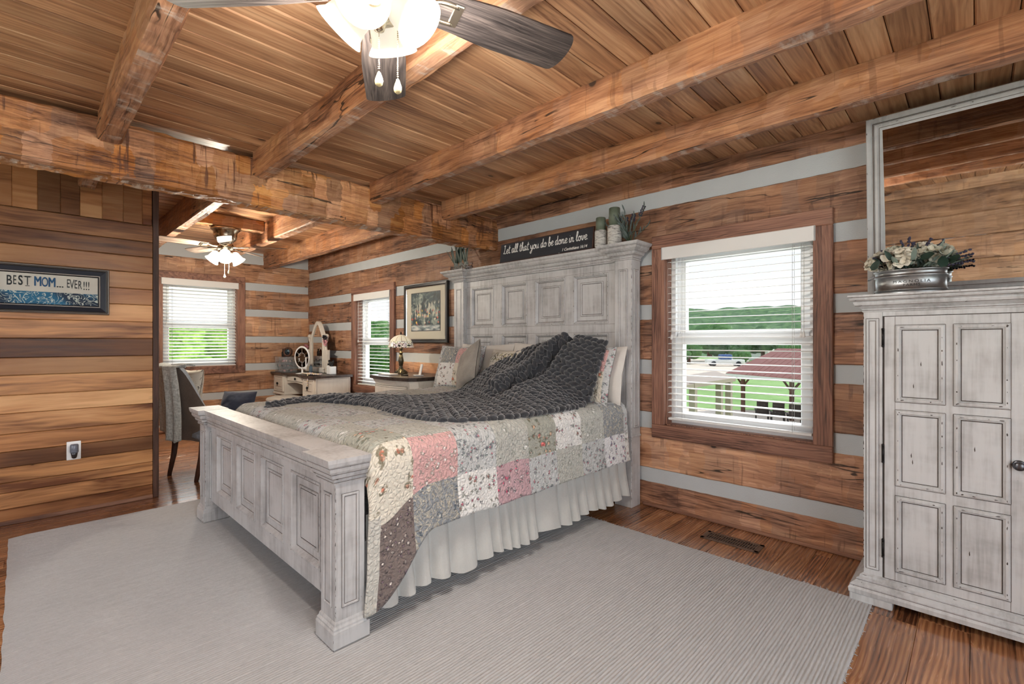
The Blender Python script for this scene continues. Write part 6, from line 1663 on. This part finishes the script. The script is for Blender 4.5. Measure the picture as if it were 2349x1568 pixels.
# floor vent
vt = thing('floor_vent', 'brown metal floor vent set in the boards below the large window', 'vent', (-1.095, 3.10, 0))
M_VENT = plain('bronze_vent_metal', L((112,94,82)), .4, metal=.5); vx, vy = -1.095, 3.10
g = G(); x0, x1, y0q, y1q = vx-.172, vx+.172, vy-.070, vy+.070
for a in ((x0,x0+.024,y0q,y1q),(x1-.024,x1,y0q,y1q),(x0,x1,y0q,y0q+.026),(x0,x1,y1q-.026,y1q)): g.box(a[0], a[1], a[2], a[3], .0005, .006, 0, .002)
part(g, 'frame', M_VENT, vt)
g = G(); g.box(x0+.02, x1-.02, y0q+.02, y1q-.02, .0004, .0012); part(g, 'duct', M_BLKPL, vt)
g = G()
for k in range(21): xx = x0+.028+k*(x1-x0-.056)/20; g.box(xx-.0035, xx+.0035, y0q+.022, y1q-.022, .001, .0052)
g.box(x0+.02, x1-.02, vy-.004, vy+.004, .001, .0054)
part(g, 'louvre', M_VENT, vt)
# ribbed rug
n = N('oatmeal_ribbed_wool'); v = n.tc(); f = n.noise(n.mp(v, (66,5,1)), 1, 4, .7); f2 = n.noise(n.mp(v, (90,34,1)), 1, 3, .7); f3 = n.noise(v, 2.2, 3)
fl = n.ss(n.noise(n.mp(v, (40,18,1)), 1, 3), .66, .70)
c = n.mix(n.M('ADD', n.M('MULTIPLY', f, .5), n.M('MULTIPLY', f2, .5)), L((156,156,157)), L((212,212,213))); c = n.hsv(c, .5, 1, n.M('MULTIPLY_ADD', f3, .16, .92))
n.P(Base_Color=c, Roughness=.95, Specular_IOR_Level=.1, Sheen_Weight=.1, Normal=n.bump(n.M('ADD', f2, f), .5, .004)); M_RUG = n.m
rx0, rx1, ry0, ry1 = -4.395, -.350, -.05, 2.832
g = G(); nr = 290; per = 5; nx = nr*per; ny = 34; pitch = (rx1-rx0)/nr
prof5 = [0, .62, 1, .9, .35]
V = []
for j in range(ny+1):
    y = ry0+(ry1-ry0)*j/ny
    for i in range(nx+1):
        x = rx0+(rx1-rx0)*i/nx; k = i//per
        zz = .006+.0052*prof5[i % per]*(.85+.3*nz(k*.7, y*9, 0)); xx = x+.0035*nz(k*.35, y*2.5, 5)+.0015*nz(k, y*12, 2)
        yy = y
        if j in (0, ny): zz = .003; yy += .006*nz(x*9, j, 1)
        if i in (0, nx): zz = .002
        V.append((xx, yy, zz))
b0 = g.add(V, [(j*(nx+1)+i, j*(nx+1)+i+1, (j+1)*(nx+1)+i+1, (j+1)*(nx+1)+i) for j in range(ny) for i in range(nx)], 0, True)
random.seed(3)
for k in range(520):   # loose ends along the cut edges
    e = random.random()
    if e < .55: p = Vector((rx1-.002, random.uniform(ry0, ry1), .004)); d = Vector((random.uniform(.2,1), random.uniform(-.6,.6), random.uniform(0,.5)))
    elif e < .85: p = Vector((random.uniform(rx0, rx1), ry1-.002, .004)); d = Vector((random.uniform(-.6,.6), random.uniform(.3,1), random.uniform(0,.6)))
    else: p = Vector((rx0+.002, random.uniform(ry0, ry1), .004)); d = Vector((-random.uniform(.2,1), random.uniform(-.6,.6), random.uniform(0,.5)))
    l = random.uniform(.006,.018); g.tube([p, p+d*l*.5, p+d*l+Vector((0,0,-.003))], .0016, 3, 0, True, False)
solo(g, 'area_rug', M_RUG, 'large pale grey ribbed wool rug under the bed', 'rug')
# ------------------------------------------------------------------ light and camera
w = bpy.data.worlds.new('sky'); S.world = w; w.use_nodes = True
nt = w.node_tree; bg = nt.nodes['Background']
tcn = nt.nodes.new('ShaderNodeTexCoord'); sep = nt.nodes.new('ShaderNodeSeparateXYZ'); nt.links.new(tcn.outputs['Generated'], sep.inputs[0])
rp = nt.nodes.new('ShaderNodeValToRGB'); e = rp.color_ramp.elements
e[0].position = 0; e[0].color = (.97,.98,1,1); e[1].position = .6; e[1].color = (.72,.84,1,1)
nt.links.new(sep.outputs[2], rp.inputs[0]); nt.links.new(rp.outputs[0], bg.inputs[0]); bg.inputs[1].default_value = SKY
def light(name, ty, loc, rot, energy, col=(1,1,1), **k):
    d = bpy.data.lights.new(name, ty); d.energy = energy; d.color = col
    for a, b in k.items(): setattr(d, a, b)
    o = bpy.data.objects.new(name, d); COL.objects.link(o); o.location = loc; o.rotation_euler = [R(a) for a in rot]; return o
light('sun', 'SUN', (0,0,30), (48, 0, 150), SUN, (1,.96,.9), angle=.02)
# fill lamps at the two window openings added behind the camera
light('added_fill_right', 'AREA', (XR+.03, .1, 1.25), (0, 90, 0), RFILL, (.93,.97,1), shape='RECTANGLE', size=1.8, size_y=3.5)
light('added_fill_rear', 'AREA', (-2.85, YS-.03, 1.25), (90, 0, 0), BFILL, (.95,.98,1), shape='RECTANGLE', size=2.6, size_y=1.75)
light('daylight_bed_window', 'AREA', (-1.18, YW+.21, 1.29), (-90, 0, 0), W1, (.93,.97,1), shape='RECTANGLE', size=.9, size_y=1.2)
light('daylight_alcove_window', 'AREA', (-5.89, YW+.21, 1.27), (-90, 0, 0), W2, (.95,.98,1), shape='RECTANGLE', size=.85, size_y=1.2)
light('daylight_far_window', 'AREA', (XF-.21, 1.82, 1.5), (0, -90, 0), W3, (.95,1,.95), shape='RECTANGLE', size=1.15, size_y=.85)
for i, q in enumerate((85, 175, 265, 355)):
    a = R(cam_ang(q)); light('fan_lamp', 'POINT', (-1.200+.19*math.cos(a), .702+.19*math.sin(a), 2.10), (0,0,0), FANW, (1,.93,.84), shadow_soft_size=.05)
light('alcove_fan_lamp', 'POINT', (-5.86, 1.56, 2.02), (0,0,0), FAN2, (1,.90,.74), shadow_soft_size=.06)
light('alcove_fan_lamp', 'POINT', (-5.86, 1.56, 2.33), (0,0,0), FAN2U, (1,.90,.74), shadow_soft_size=.05)
light('table_lamp_bulb', 'POINT', (lx, ly-.05, lz+.335), (0,0,0), LAMPW, (1,.80,.52), shadow_soft_size=.03)
cam = bpy.data.cameras.new('camera'); co = bpy.data.objects.new('camera', cam); COL.objects.link(co)
cam.sensor_fit = 'HORIZONTAL'; cam.sensor_width = 36; cam.lens = 1096/2349*36; cam.clip_start = .05; cam.clip_end = 2000
cam.shift_y = .5/2349*-1
co.location = (0, 0, 1.25); fw = Vector((FV[0], FV[1], 0)); co.rotation_euler = fw.to_track_quat('-Z', 'Y').to_euler()
S.camera = co
vs = S.view_settings; vs.view_transform = 'Standard'; vs.look = 'None'; vs.gamma = 1; vs.exposure = EXPO; vs.use_curve_mapping = False
c = S.cycles; c.use_denoising = True; c.max_bounces = 6; c.diffuse_bounces = 3; c.glossy_bounces = 3; c.transmission_bounces = 4; c.transparent_max_bounces = 10
c.caustics_reflective = False; c.caustics_refractive = False; c.sample_clamp_indirect = 6; c.use_adaptive_sampling = True; c.adaptive_threshold = .1; c.adaptive_min_samples = 12
